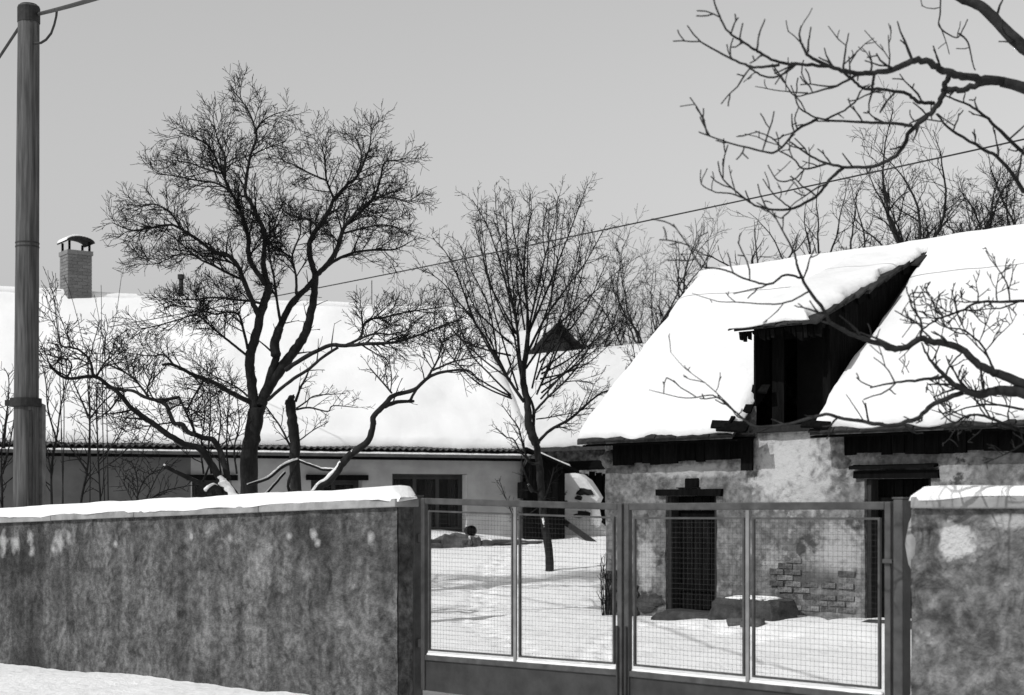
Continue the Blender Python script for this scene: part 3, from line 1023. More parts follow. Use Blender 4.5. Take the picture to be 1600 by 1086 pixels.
# stone trough under snow, beside the door
xa, xb = hx(1122, -0.5), hx(1228, -0.5)
tp = ST(A0 + (xa + xb) / 2, B0 - 0.45)
tz = ground(tp.x, tp.y)
tr = thing('stone_trough', (tp.x, tp.y, tz), ROTS, 'low stone trough under a cushion of snow between the two old doors', 'trough')
o = rock(1.0 * (xb - xa), 0.50, 0.34, 43, 22, 11, 1.0, 0.2).build('basin', MAT['trough'], tr)
o.location = (0, 0, 0.07)
o = rock(0.68 * (xb - xa), 0.40, 0.10, 45, 22, 9, 0.6, 0.6).build('snow_cap', MAT['snow'], tr, smooth=True)
o.location = (-0.05, 0.03, 0.21)
for i, (px, b, s_) in enumerate(((1150, -0.95, 0.17), (1164, -1.0, 0.12), (1178, -0.9, 0.2))):
    p = ST(A0 + hx(px, b), B0 + b)
    o = rock(s_ * 1.4, s_, s_ * 0.7, 60 + i).build('field_stone', MAT['stone'], None, True, loc=(p.x, p.y, ground(p.x, p.y) + 0.03), rotz=i * 1.1)
    tag(o, ['fist sized dark stone in the snow left of the trough end', 'smallest dark stone in the snow before the trough', 'largest dark stone in the snow before the trough'][i], 'stone', 'stones lying in the yard snow')

# ------------------------------------------------------------------ long house on the left
TH = math.radians(20)
dx, dy = math.cos(TH), math.sin(TH)
LX, LY = 0.3, 36.0
LZ = 0.85
lh = thing('long_house', (LX, LY, 0), TH, 'long low house with snow covered roof, brick chimney and plastered front', 'house')


def lx_of(px, y=0.0):
    q = (px - 800.0) / F
    # X = LX + dx*x - dy*y ; Y = LY + dy*x + dx*y
    return (q * (LY + dx * y) - LX + dy * y) / (dx - q * dy)


def lz_of(px, py, y=0.0):
    x = lx_of(px, y)
    Y = LY + dy * x + dx * y
    return EYE + (HZ - py) / F * Y


LE, LW2 = 0.45, 4.0
ZEV, ZRG = 2.92, 6.58
XL = -22.0
wz = 2.90
win = (lx_of(613), lx_of(730), 1.06, 2.40)
win2 = (lx_of(486), lx_of(566), 1.0, 2.26)
win3 = (lx_of(300), lx_of(362), 1.0, 2.24)
xs_ = lx_of(298)
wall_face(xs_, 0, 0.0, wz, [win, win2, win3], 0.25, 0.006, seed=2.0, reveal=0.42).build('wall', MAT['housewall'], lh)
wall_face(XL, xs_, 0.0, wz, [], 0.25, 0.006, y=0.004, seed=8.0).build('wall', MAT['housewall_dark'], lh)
MB().poly([(-0.38, 0.02, 0), (-0.38, 2 * LW2, 0), (-0.38, 2 * LW2, wz - 0.1), (-0.38, LW2, ZRG - 0.15), (-0.38, 0.02, wz - 0.05)], (0.375, 0, 0)).build('gable_wall', MAT['housewall_dark'], lh)
MB().box(XL, -0.4, 2 * LW2 - 0.3, 2 * LW2, 0, wz - 0.1).build('back_wall', MAT['housewall_dark'], lh)
MB().box(XL, -0.4, 3.0, 3.1, 0, wz).build('inner_wall', MAT['interior'], lh)


def window(parent, h, cols, curtain=True):
    x0, x1, z0, z1 = h
    y = 0.34
    wo_ = thing_part = MB()
    fr = 0.07
    for (a_, b_, c_, d_) in ((x0, x0 + fr, z0, z1), (x1 - fr, x1, z0, z1), (x0 + fr, x1 - fr, z0, z0 + fr), (x0 + fr, x1 - fr, z1 - fr, z1)):
        wo_.box(a_, b_, y, y + 0.07, c_, d_)
    f = wo_.build('window', MAT['frame'], parent)
    ww = (x1 - x0 - 2 * fr) / cols
    for i in range(cols):
        xa = x0 + fr + i * ww
        s = MB()
        t = 0.045
        xb = xa + ww
        for (a_, b_, c_, d_) in ((xa, xa + t, z0 + fr, z1 - fr), (xb - t, xb, z0 + fr, z1 - fr), (xa + t, xb - t, z0 + fr, z0 + fr + t), (xa + t, xb - t, z1 - fr - t, z1 - fr)):
            s.box(a_ + 0.001, b_ - 0.001, y - 0.015, y + 0.04, c_ + 0.001, d_ - 0.001)
        s.build('sash', MAT['frame'], f)
        MB().box(xa + t, xb - t, y + 0.01, y + 0.014, z0 + fr + t, z1 - fr - t).build('pane', MAT['glass'], f)
        if curtain:
            c = MB()
            k0 = xa + ww * (0.55 if i else 0.15)
            for k in range(9):
                xx = k0 + (ww * 0.3) * k / 8
                yy = y + 0.14 + 0.025 * math.sin(k * 2.1)
                c.v += [(xx, yy, z0 + 0.1), (xx, yy, z1 - 0.12)]
            for k in range(8):
                c.f.append((2 * k, 2 * k + 2, 2 * k + 3, 2 * k + 1))
            c.build('curtain', MAT['curtain'], f)
    return f


f = window(lh, win, 3)
MB().box(win[1] - 0.012, win[1] - 0.002, 0.02, 0.33, win[2] + 0.01, win[3] - 0.01).build('window_reveal', MAT['pale'], lh)
window(lh, win2, 2)
window(lh, win3, 2, False)
for h in (win, win2, win3):
    MB().box(h[0] - 0.05, h[1] + 0.03, -0.07, 0.33, h[2] - 0.05, h[2] - 0.004).build('window_sill', MAT['coping'], lh)
for h in (win2, win3):
    MB().box(h[0] - 0.12, h[1] + 0.12, -0.10, -0.012, h[3] - 0.02, h[3] + 0.10).build('blind_box', MAT['blackwood'], lh)
# roof
lroof = MB()
lroof.slab([(XL, -LE + 0.12, ZEV + 0.1), (0.12, -LE + 0.12, ZEV + 0.1), (0.12, LW2, ZRG), (XL, LW2, ZRG)], (0, 0, -0.08))
lroof.slab([(XL, 2 * LW2 + LE, ZEV), (0.12, 2 * LW2 + LE, ZEV), (0.12, LW2 + 0.002, ZRG), (XL, LW2 + 0.002, ZRG)], (0, 0, -0.08))
lro = lroof.build('roof', MAT['tile'], lh)
LSL = (ZRG - ZEV) / (LW2 + LE)
cs = MB()                                  # corrugated sheet edge
n = 760
for i in range(n + 1):
    x = XL + (0.12 - XL) * i / n
    wv = 0.026 * math.sin(2 * math.pi * x / 0.145)
    for (y, z) in ((-LE, ZEV + 0.03), (0.5, ZEV + 0.03 + LSL * (0.5 + LE))):
        cs.v.append((x, y, z + wv))
        cs.v.append((x, y, z + wv - 0.014))
for i in range(n):
    o_ = 4 * i
    cs.f += [(o_, o_ + 4, o_ + 6, o_ + 2), (o_ + 1, o_ + 3, o_ + 7, o_ + 5), (o_, o_ + 1, o_ + 5, o_ + 4)]
cs.build('corrugated_eave', MAT['sheet'], lh)
MB().box(XL, 0.1, -LE + 0.12, -LE + 0.15, ZEV - 0.22, ZEV - 0.06).build('fascia', MAT['blackwood'], lh)
# soffit
MB().box(XL, 0.1, -LE + 0.152, -0.012, ZEV - 0.20, ZEV - 0.17).build('soffit', MAT['darkwood'], lh)
gut = MB()
for i in range(2):
    x = XL if i == 0 else 0.1
    for k in range(9):
        w_ = math.pi + math.pi * k / 8
        gut.v.append((x, -LE + 0.045 + 0.068 * math.cos(w_), ZEV - 0.09 + 0.068 * math.sin(w_)))
for k in range(8):
    gut.f.append((k, k + 1, 9 + k + 1, 9 + k))
gut.build('gutter', MAT['sheet'], lh)
gp = [Vector((XL + (0.08 - XL) * i / 140, -LE + 0.045, ZEV - 0.098 + 0.006 * nz(i, 1, 0, 0.6))) for i in range(141)]
MB().tube(gp, [0.052 + 0.012 * nz(i, 5, 0, 0.7) for i in range(141)], 8).build('gutter_snow', MAT['snow'], lh, smooth=True)
dp = lx_of(822)
MB().tube([Vector((-0.1, -LE + 0.05, ZEV - 0.15)), Vector((-0.1, -0.08, ZEV - 0.4)), Vector((-0.1, -0.08, 0.9))], 0.04, 8).build('downpipe', MAT['sheet'], lh, smooth=True)
snow_sheet([(XL, -LE + 0.05, ZEV + 0.06), (0.16, -LE + 0.05, ZEV + 0.06), (0.16, LW2 + 0.02, ZRG), (XL, LW2 + 0.02, ZRG)], 0.16, 110, 34, 0.03, 0.18, 17.0).build('snow_layer', MAT['longsnow'], lro, smooth=True)
snow_sheet([(0.16, 2 * LW2 + LE, ZEV + 0.04), (XL, 2 * LW2 + LE, ZEV + 0.04), (XL, LW2, ZRG), (0.16, LW2, ZRG)], 0.14, 60, 16, 0.03, 0.18, 19.0).build('snow_layer', MAT['longsnow'], lro, smooth=True)
rp_ = [Vector((XL + (0.14 - XL) * i / 90, LW2, ZRG + 0.06 + 0.05 * nz(i, 3, 0, 0.15))) for i in range(91)]
MB().tube(rp_, 0.13, 10).build('ridge_snow', MAT['longsnow'], lro, smooth=True)
# chimney of single bricks
cx0, cx1 = lx_of(100, LW2 - 0.3), lx_of(140, LW2 - 0.3)
cw = cx1 - cx0
cy0 = LW2 - 0.3
cz0, cz1 = ZRG - 0.35, lz_of(120, 391, LW2 - 0.3)
ch = MB().box(cx0 + 0.012, cx1 - 0.012, cy0 + 0.012, cy0 + cw - 0.012, cz0, cz1 - 0.01).build('chimney', MAT['mortar'], lro)
nb = max(8, int((cz1 - cz0 - 0.1) / 0.078))
hb = (cz1 - cz0 - 0.1) / nb
cb = MB().box(-0.5, 0.5, -0.5, 0.5, -0.5, 0.5).mesh('brick', MAT['chimneybrick'])
for r_ in range(nb):
    z = cz0 + (r_ + 0.5) * hb
    off = 0.5 if r_ % 2 else 0.0
    L = cw / 2.5
    for side in range(2):
        for c_ in range(4):
            s0 = max(0, (c_ - off) * L)
            s1 = min(cw, (c_ + 1 - off) * L)
            if s1 - s0 < 0.03:
                continue
            m_ = (s0 + s1) / 2
            if side == 0:
                inst('brick', cb, ch, (cx0 + m_, cy0 + 0.03, z), (0, 0, 0), (s1 - s0 - 0.012, 0.06 + RNG.uniform(0, 0.008), hb - 0.012))
            else:
                inst('brick', cb, ch, (cx0 + 0.03, cy0 + m_ * 0.98 + 0.004, z), (0, 0, 0), (0.06 + RNG.uniform(0, 0.008), s1 - s0 - 0.014, hb - 0.012))
MB().box(cx0 - 0.02, cx1 + 0.02, cy0 - 0.02, cy0 + cw + 0.02, cz1 - 0.1, cz1).build('chimney_head', MAT['chimneybrick'], ch)
for (sx, sy) in ((0, 0), (1, 0), (0, 1), (1, 1)):
    xx, yy = cx0 + 0.03 + sx * (cw - 0.1), cy0 + 0.03 + sy * (cw - 0.1)
    MB().box(xx, xx + 0.045, yy, yy + 0.045, cz1 + 0.001, cz1 + 0.22).build('cap_post', MAT['blackwood'], ch)
arch = MB()
for k in range(13):                         # barrel cap: axis along the depth of the house
    w_ = math.pi * k / 12
    for (rr, yy) in ((1.0, cy0 - 0.06), (1.0, cy0 + cw + 0.06), (0.93, cy0 - 0.06), (0.93, cy0 + cw + 0.06)):
        arch.v.append(((cx0 + cx1) / 2 - rr * (cw / 2 + 0.05) * math.cos(w_), yy, cz1 + 0.19 + rr * 0.14 * math.sin(w_)))
for k in range(12):
    o_ = 4 * k
    arch.f += [(o_, o_ + 1, o_ + 5, o_ + 4), (o_ + 2, o_ + 6, o_ + 7, o_ + 3), (o_, o_ + 4, o_ + 6, o_ + 2), (o_ + 1, o_ + 3, o_ + 7, o_ + 5)]
arch.build('chimney_cap', MAT['tile'], ch, smooth=False)
asn = MB()
for k in range(11):
    w_ = math.pi * (0.06 + 0.62 * k / 10)
    e_ = math.sin(math.pi * k / 10)
    for yy in (cy0 - 0.05, cy0 + cw + 0.05):
        for rr in (1.0, 1.0 + 0.28 * e_ + 0.02):
            asn.v.append(((cx0 + cx1) / 2 - (cw / 2 + 0.05 + (rr - 1) * 0.2) * math.cos(w_), yy, cz1 + 0.192 + rr * 0.14 * math.sin(w_)))
for k in range(10):
    o_ = 4 * k
    asn.f += [(o_ + 1, o_ + 3, o_ + 7, o_ + 5), (o_, o_ + 1, o_ + 5, o_ + 4), (o_ + 2, o_ + 6, o_ + 7, o_ + 3)]
asn.build('snow_cap', MAT['snow'], ch, smooth=True)
CA = math.radians(15)
cc = Vector(((cx0 + cx1) / 2, cy0 + cw / 2, 0))
ch.rotation_euler = (0, 0, CA)
ch.location = cc - Matrix.Rotation(CA, 3, 'Z') @ cc
# small flue and rod on the ridge
fx = lx_of(283, LW2)
MB().tube([Vector((fx, LW2, ZRG - 0.2)), Vector((fx, LW2, lz_of(283, 434, LW2)))], 0.055, 10).build('flue_pipe', MAT['poledark'], lro, smooth=True)
MB().tube([Vector((fx, LW2, lz_of(283, 436, LW2))), Vector((fx, LW2, lz_of(283, 429, LW2)))], 0.085, 10).build('flue_cap', MAT['poledark'], lro)
fx = lx_of(581, LW2)
MB().tube([Vector((fx, LW2, ZRG - 0.1)), Vector((fx, LW2, lz_of(581, 438, LW2)))], 0.012, 5).build('roof_rod', MAT['wire'], lro)

# dark timber porch at the right end of the long house
sx0, sx1 = lx_of(815), lx_of(876)
sh = thing('timber_shed', (LX + dx * (sx0 + sx1) / 2, LY + dy * (sx0 + sx1) / 2, 0.0), TH, 'narrow black timber shed at the right end of the long house', 'shed')
hw = (sx1 - sx0) / 2
shz = 0.78
nb = 6
for i in range(nb):
    x0 = -hw + 2 * hw * i / nb
    MB().box(x0 + 0.004, x0 + 2 * hw / nb - 0.004, -0.28, -0.25, shz - 0.1, 2.86 - 0.05 * i + 0.0).build('board', MAT['blackwood'], sh)
MB().box(-hw, hw, -0.245, 1.6, shz - 0.2, 2.5).build('body', MAT['blackwood'], sh)
shr = MB().slab([(-hw - 0.1, -0.62, 3.02), (hw + 0.22, -0.62, 2.50), (hw + 0.22, 1.7, 2.50), (-hw - 0.1, 1.7, 3.02)], (0, 0, -0.06)).build('roof', MAT['blackwood'], sh)
MB().poly([(-hw, -0.26, 2.5), (hw, -0.26, 2.5), (hw, -0.26, 2.52), (-hw, -0.26, 2.92)], (0, 1.8, 0)).build('gable_fill', MAT['blackwood'], sh)
snow_sheet([(-hw - 0.1, -0.5, 3.02), (hw + 0.1, -0.5, 2.56), (hw + 0.1, 1.7, 2.56), (-hw - 0.1, 1.7, 3.02)], 0.07, 14, 20, 0.03, 0.12, 3.0).build('snow_layer', MAT['snow'], shr, smooth=True)
MB().box(-hw - 0.17, -hw - 0.004, -0.46, -0.18, 1.84, 2.22, 0.01).build('meter_box', MAT['blackwood'], sh, bevel=0.01)

# whitewashed bake oven stump and shadowy lean-to between shed and old house
op = P(903, 850, 37.0)
oz = ground(op.x, op.y)
ov = thing('bake_oven', (op.x, op.y, oz), math.radians(-10), 'rounded whitewashed remnant of a bake oven with dark holes, right of the black shed', 'oven')
mb = MB()
prof = [(-0.62, 0), (-0.62, 0.7), (-0.6, 1.15), (-0.45, 1.36), (-0.2, 1.45), (0.02, 1.42), (0.2, 1.28), (0.34, 1.08), (0.46, 0.88), (0.36, 0.66), (0.2, 0.52), (0.36, 0.34), (0.6, 0.12), (0.7, 0)]
m = len(prof)
for j, yy in enumerate((0.0, 0.06, 0.5, 0.9)):
    for (x, z) in prof:
        s_ = 0.93 if j in (0,) else 1.0
        mb.v.append((x * s_ + 0.03 * nz(x, z, j, 3), yy + 0.05 * nz(x, z, 3, 2), z * s_))
mb.f.append(tuple(range(m)))
for j in range(3):
    for i in range(m - 1):
        mb.f.append((j * m + i + 1, j * m + i, (j + 1) * m + i, (j + 1) * m + i + 1))
mb.build('oven_wall', MAT['oven'], ov)
for i, (x, z, s_) in enumerate(((0.14, 1.0, 0.24), (-0.3, 0.74, 0.16), (0.1, 0.48, 0.22), (0.02, 0.86, 0.12))):
    o = rock(s_ * 1.5, 0.1, s_ * 0.7, i * 7.7 + 1, 9, 6, 0.3, 0.7).build('broken_patch', MAT['interior'], ov)
    o.location = (x, 0.0, z)
ov.scale = (1.1, 1.1, 1.05)
o = rock(0.24, 0.2, 0.42, 5, 10, 7, 0.4, 0.4).build('snow_clump', MAT['snow'], ov, True)
o.location = (0.42, -0.2, 0.42)
# plank leaning in front
pk0, pk1 = P(876, 812, 36.3), P(942, 859, 35.2)
v = pk1 - pk0
pl = MB().slab([(0, 0, -0.06), (v.length, 0, -0.06), (v.length, 0.05, 0.06), (0, 0.05, 0.06)], (0, 0.03, 0.0)).build('leaning_plank', MAT['darkwood'])
pl.location = pk0
pl.rotation_euler = (Vector((1, 0, 0)).rotation_difference(v.normalized())).to_euler()
tag(pl, 'dark plank sloping down to the snow before the whitewashed oven', 'plank')
# open lean-to against the gable of the old house
lp = P(925, 850, 39.5)
lt = thing('lean_to', (lp.x, lp.y, ground(lp.x, lp.y)), 0.0, 'dark open lean-to of boards behind the corner of the old house', 'shed')
lw0, lw1 = (889 - 925) / F * 39.5, (975 - 925) / F * 39.5
ltop = EYE + (HZ - 736) / F * 39.5 - lt.location.z
nbd = 8
for i in range(nbd):
    x0 = lw0 + (lw1 - lw0) * i / nbd
    MB().box(x0 + 0.008, x0 + (lw1 - lw0) / nbd - 0.008, 0.5, 0.53, -0.1, ltop - 0.03 * (i % 3)).build('board', MAT['blackwood'], lt)
MB().box(lw0, lw1, 0.54, 1.4, -0.1, ltop - 0.1).build('body', MAT['blackwood'], lt)
MB().box(lw0 - 0.02, lw0 + 0.07, 0.0, 0.09, -0.1, ltop - 0.02).build('post', MAT['darkwood'], lt)
MB().slab([(lw0 - 0.1, -0.1, ltop), (lw1, -0.1, ltop + 0.06), (lw1, 1.5, ltop + 0.3), (lw0 - 0.1, 1.5, ltop + 0.24)], (0, 0, 0.05)).build('roof', MAT['blackwood'], lt)

# terrace edge of stones and the dark round bucket
te = thing('terrace_edge', (LX + dx * -2.6 + dy * 1.2, LY + dy * -2.6 - dx * 1.2, ground(LX - 2.6 * dx + dy * 1.2, LY - 2.6 * dy - dx * 1.2)), TH, 'low row of rough edging stones holding the snowy terrace before the long house', 'edging')
i = 0
x = lx_of(655, -1.2) + 2.6
while x < lx_of(815, -1.2) + 2.6:
    big = x < lx_of(762, -1.2) + 2.6
    wd = RNG.choice((0.12, 0.2, 0.34, 0.5)) * RNG.uniform(0.85, 1.2) if big else RNG.uniform(0.3, 0.55)
    hh = RNG.uniform(0.2, 0.42) if big else 0.10
    o = rock(wd * 1.25, 0.3, hh, i * 2.3, 11, 8, 0.9, 0.6).build('stone', MAT['stone'], te)
    wx = LX + dx * (x - 2.6 + wd / 2) + dy * 1.2
    wy = LY + dy * (x - 2.6 + wd / 2) - dx * 1.2
    o.location = (x + wd / 2, RNG.uniform(-0.05, 0.06), ground(wx + dy * -0.3, wy + dx * 0.3) - te.location.z - (0.21 if big else 0.06))
    x += wd
    i += 1
bp_ = P(737, 838, 34.7)
bz = ground(bp_.x, bp_.y)
bk = thing('bucket', (bp_.x, bp_.y, bz), TH, 'dark round bucket lying in the snow below the window of the long house', 'bucket')
mb = MB()
for (r, y) in ((0.115, 0.0), (0.125, 0.0), (0.125, 0.02), (0.1, 0.26), (0.0, 0.26)):
    for k in range(16):
        w_ = 2 * math.pi * k / 16
        mb.v.append((r * math.cos(w_), y, 0.12 + r * math.sin(w_)))
for j in range(4):
    for k in range(16):
        mb.f.append((j * 16 + k, j * 16 + (k + 1) % 16, (j + 1) * 16 + (k + 1) % 16, (j + 1) * 16 + k))
for k in range(16):
    w_ = 2 * math.pi * k / 16
    mb.v.append((0.095 * math.cos(w_), 0.23, 0.12 + 0.095 * math.sin(w_)))
for k in range(16):
    mb.f.append((k, 80 + k, 80 + (k + 1) % 16, (k + 1) % 16))
mb.f.append(tuple(80 + k for k in range(16)))
mb.build('body', MAT['poledark'], bk, smooth=False)
MB().tube([Vector((0.12 * math.cos(w_), -0.01 - 0.1 * math.sin(w_), 0.12)) for w_ in [math.pi * k / 8 for k in range(9)]], 0.005, 5).build('handle', MAT['wire'], bk)

# ------------------------------------------------------------------ barns behind
bre = Vector((0.45, 50.0, 0))
bn = thing('stone_barn', (bre.x, bre.y, 0), ROTS, 'stone barn with snowy roof behind, between the two houses', 'barn')
BW, BL = 3.1, 10.0
bze, bzr = EYE + 1.80, EYE + 4.98
mb = wall_face(0.1, BL, 0.5, bze, [], 0.2, 0.06, y=-BW + 0.4, seed=3.3, freq=3)
mb.build('wall', MAT['rubble'], bn)
for x0 in (0.12, BL - 0.4):
    MB().poly([(x0, -BW + 0.45, 0.5), (x0, BW - 0.4, 0.5), (x0, BW - 0.4, bze), (x0, 0, bzr - 0.15), (x0, -BW + 0.45, bze)], (0.3, 0, 0)).build('gable_wall', MAT['rubble'], bn)
br = MB().slab([(-0.1, -BW, bze), (BL, -BW, bze), (BL, 0, bzr), (-0.1, 0, bzr)], (0, 0, -0.12))
br.slab([(-0.1, BW, bze), (BL, BW, bze), (BL, 0.002, bzr), (-0.1, 0.002, bzr)], (0, 0, -0.12))
bro = br.build('roof', MAT['tile'], bn)
snow_sheet([(-0.12, -BW, bze), (BL, -BW, bze), (BL, 0.02, bzr), (-0.12, 0.02, bzr)], 0.16, 40, 20, 0.05, 0.2, 27.0).build('snow_layer', MAT['oldsnow'], bro, smooth=True)
snow_sheet([(BL, BW, bze), (-0.12, BW, bze), (-0.12, 0, bzr), (BL, 0, bzr)], 0.14, 20, 10, 0.05, 0.2, 29.0).build('snow_layer', MAT['oldsnow'], bro, smooth=True)

dgp = P(866, 512, 56.0)
DGW = 3.4
dg = thing('timber_barn', (dgp.x, dgp.y, 0.8), math.radians(24), 'dark boarded barn gable seen through the twigs behind the stone barn', 'barn')
dzr = dgp.z - 0.8
for i in range(16):
    x0 = -DGW + 2 * DGW * i / 16
    x1 = x0 + 2 * DGW / 16 - 0.015
    MB().poly([(x0, 0, 0), (x1, 0, 0), (x1, 0, dzr - abs(x1) * 0.95), (x0, 0, dzr - abs(x0) * 0.95)], (0, 0.04, 0)).build('board', MAT['greywood'], dg)
MB().poly([(-DGW, 0.05, 0), (DGW, 0.05, 0), (DGW, 0.05, dzr - DGW * 0.95), (0, 0.05, dzr - 0.05), (-DGW, 0.05, dzr - DGW * 0.95)], (0, 5, 0)).build('body', MAT['blackwood'], dg)
drf = MB()
for s_ in (-1, 1):
    drf.slab([(0.001 * s_, -0.5, dzr + 0.06), (s_ * (DGW + 0.4), -0.5, dzr - (DGW + 0.4) * 0.95 + 0.06), (s_ * (DGW + 0.4), 5.3, dzr - (DGW + 0.4) * 0.95 + 0.06), (0.001 * s_, 5.3, dzr + 0.06)], (0, 0, 0.1))
dro = drf.build('roof', MAT['tile'], dg)
snow_sheet([(-DGW - 0.4, 5.3, dzr - (DGW + 0.4) * 0.95 + 0.17), (-DGW - 0.4, -0.4, dzr - (DGW + 0.4) * 0.95 + 0.17), (-0.02, -0.4, dzr + 0.17), (-0.02, 5.3, dzr + 0.17)], 0.14, 20, 20, 0.05, 0.2, 33.0).build('snow_layer', MAT['oldsnow'], dro, smooth=True)

# ------------------------------------------------------------------ utility pole and wires
pb = P(38.5, 795, 18.5)
pg = ground(pb.x, pb.y) - 0.3
pole = thing('utility_pole', (pb.x, pb.y, pg), 0.0, 'tall round utility pole strapped to a stub behind the left wall', 'pole')
ph = EYE + (HZ - 10) / F * 18.5 - pg
pts, rad = [], []
for i in range(25):
    f_ = i / 24
    pts.append(Vector((0.025 * f_ * 2 - 0.0, 0, ph * f_)))
    rad.append((0.158 - 0.032 * f_) * (1 + 0.015 * nz(i, 2, 0, 0.9)))
MB().tube(pts, rad, 20).build('shaft', MAT['polewood'], pole, smooth=True)
MB().tube([Vector((0.05, 0, ph - 0.2)), Vector((0.05, 0, ph - 0.02)), Vector((0.05, 0, ph + 0.02))], [0.133, 0.133, 0.1], 20).build('cap', MAT['poledark'], pole, smooth=False)
MB().box(0.10, 0.20, 0.06, 0.20, 0, 3.35, 0.01).build('stub', MAT['poleconc'], pole, bevel=0.01)
zc = EYE + (HZ - 629) / F * 18.5 - pg
MB().tube([Vector((0.01, 0.01, zc - 0.055)), Vector((0.01, 0.01, zc - 0.05)), Vector((0.01, 0.01, zc + 0.05)), Vector((0.01, 0.01, zc + 0.055))], [0.15, 0.188, 0.188, 0.15], 18).build('clamp', MAT['poledark'], pole)
MB().box(-0.23, -0.16, -0.03, 0.03, zc - 0.04, zc + 0.03).build('clamp_bolt', MAT['poledark'], pole)
MB().box(0.09, 0.125, -0.13, -0.06, 0.5, zc - 0.1).build('earth_strip', MAT['poledark'], pole)
for (py, r_) in ((380, 0.1415), (386, 0.1415)):
    zq = EYE + (HZ - py) / F * 18.5 - pg
    MB().tube([Vector((0.05 * zq / ph, 0, zq - 0.008)), Vector((0.05 * zq / ph, 0, zq + 0.008))], r_, 20).build('binding_wire', MAT['wire'], pole)


def wire(pts, r, name, label, sag=0.0):
    o = MB().tube(pts, r, 6).build(name, MAT['cable'])
    tag(o, label, 'wire')
    return o


a_, b_ = P(60, 22, 18.5), P(400, -95, 9.0)
wire([a_.lerp(b_, t / 16) - Vector((0, 0, 0.04 * math.sin(math.pi * t / 16))) for t in range(17)], 0.022, 'overhead_cable', 'thick cable leaving the pole top to the upper right')
a_, b_ = P(33, 38, 18.5), P(-160, 330, 26)
wire([a_.lerp(b_, t / 12) for t in range(13)], 0.02, 'overhead_cable', 'thick cable leaving the pole top to the lower left')
lp_ = [P(54, 68, 18.4), P(64, 67, 18.35), P(72, 62, 18.3), P(80, 52, 18.25), P(85, 38, 18.15), P(88, 25, 18.0), P(89, 14, 17.9)]
wire(lp_, 0.015, 'cable_loop', 'short drooping loop of cable at the pole top')
w0, w1 = Vector((-20.0, 47.5, 6.05)), Vector((9.0, 15.0, 6.1))
pts = []
for t in range(61):
    f_ = t / 60
    p = w0.lerp(w1, f_)
    p.z -= 0.28 * 4 * f_ * (1 - f_)
    pts.append(p)
wire(pts, 0.011, 'overhead_wire', 'long sagging wire crossing the sky above both houses')

# ------------------------------------------------------------------ trees


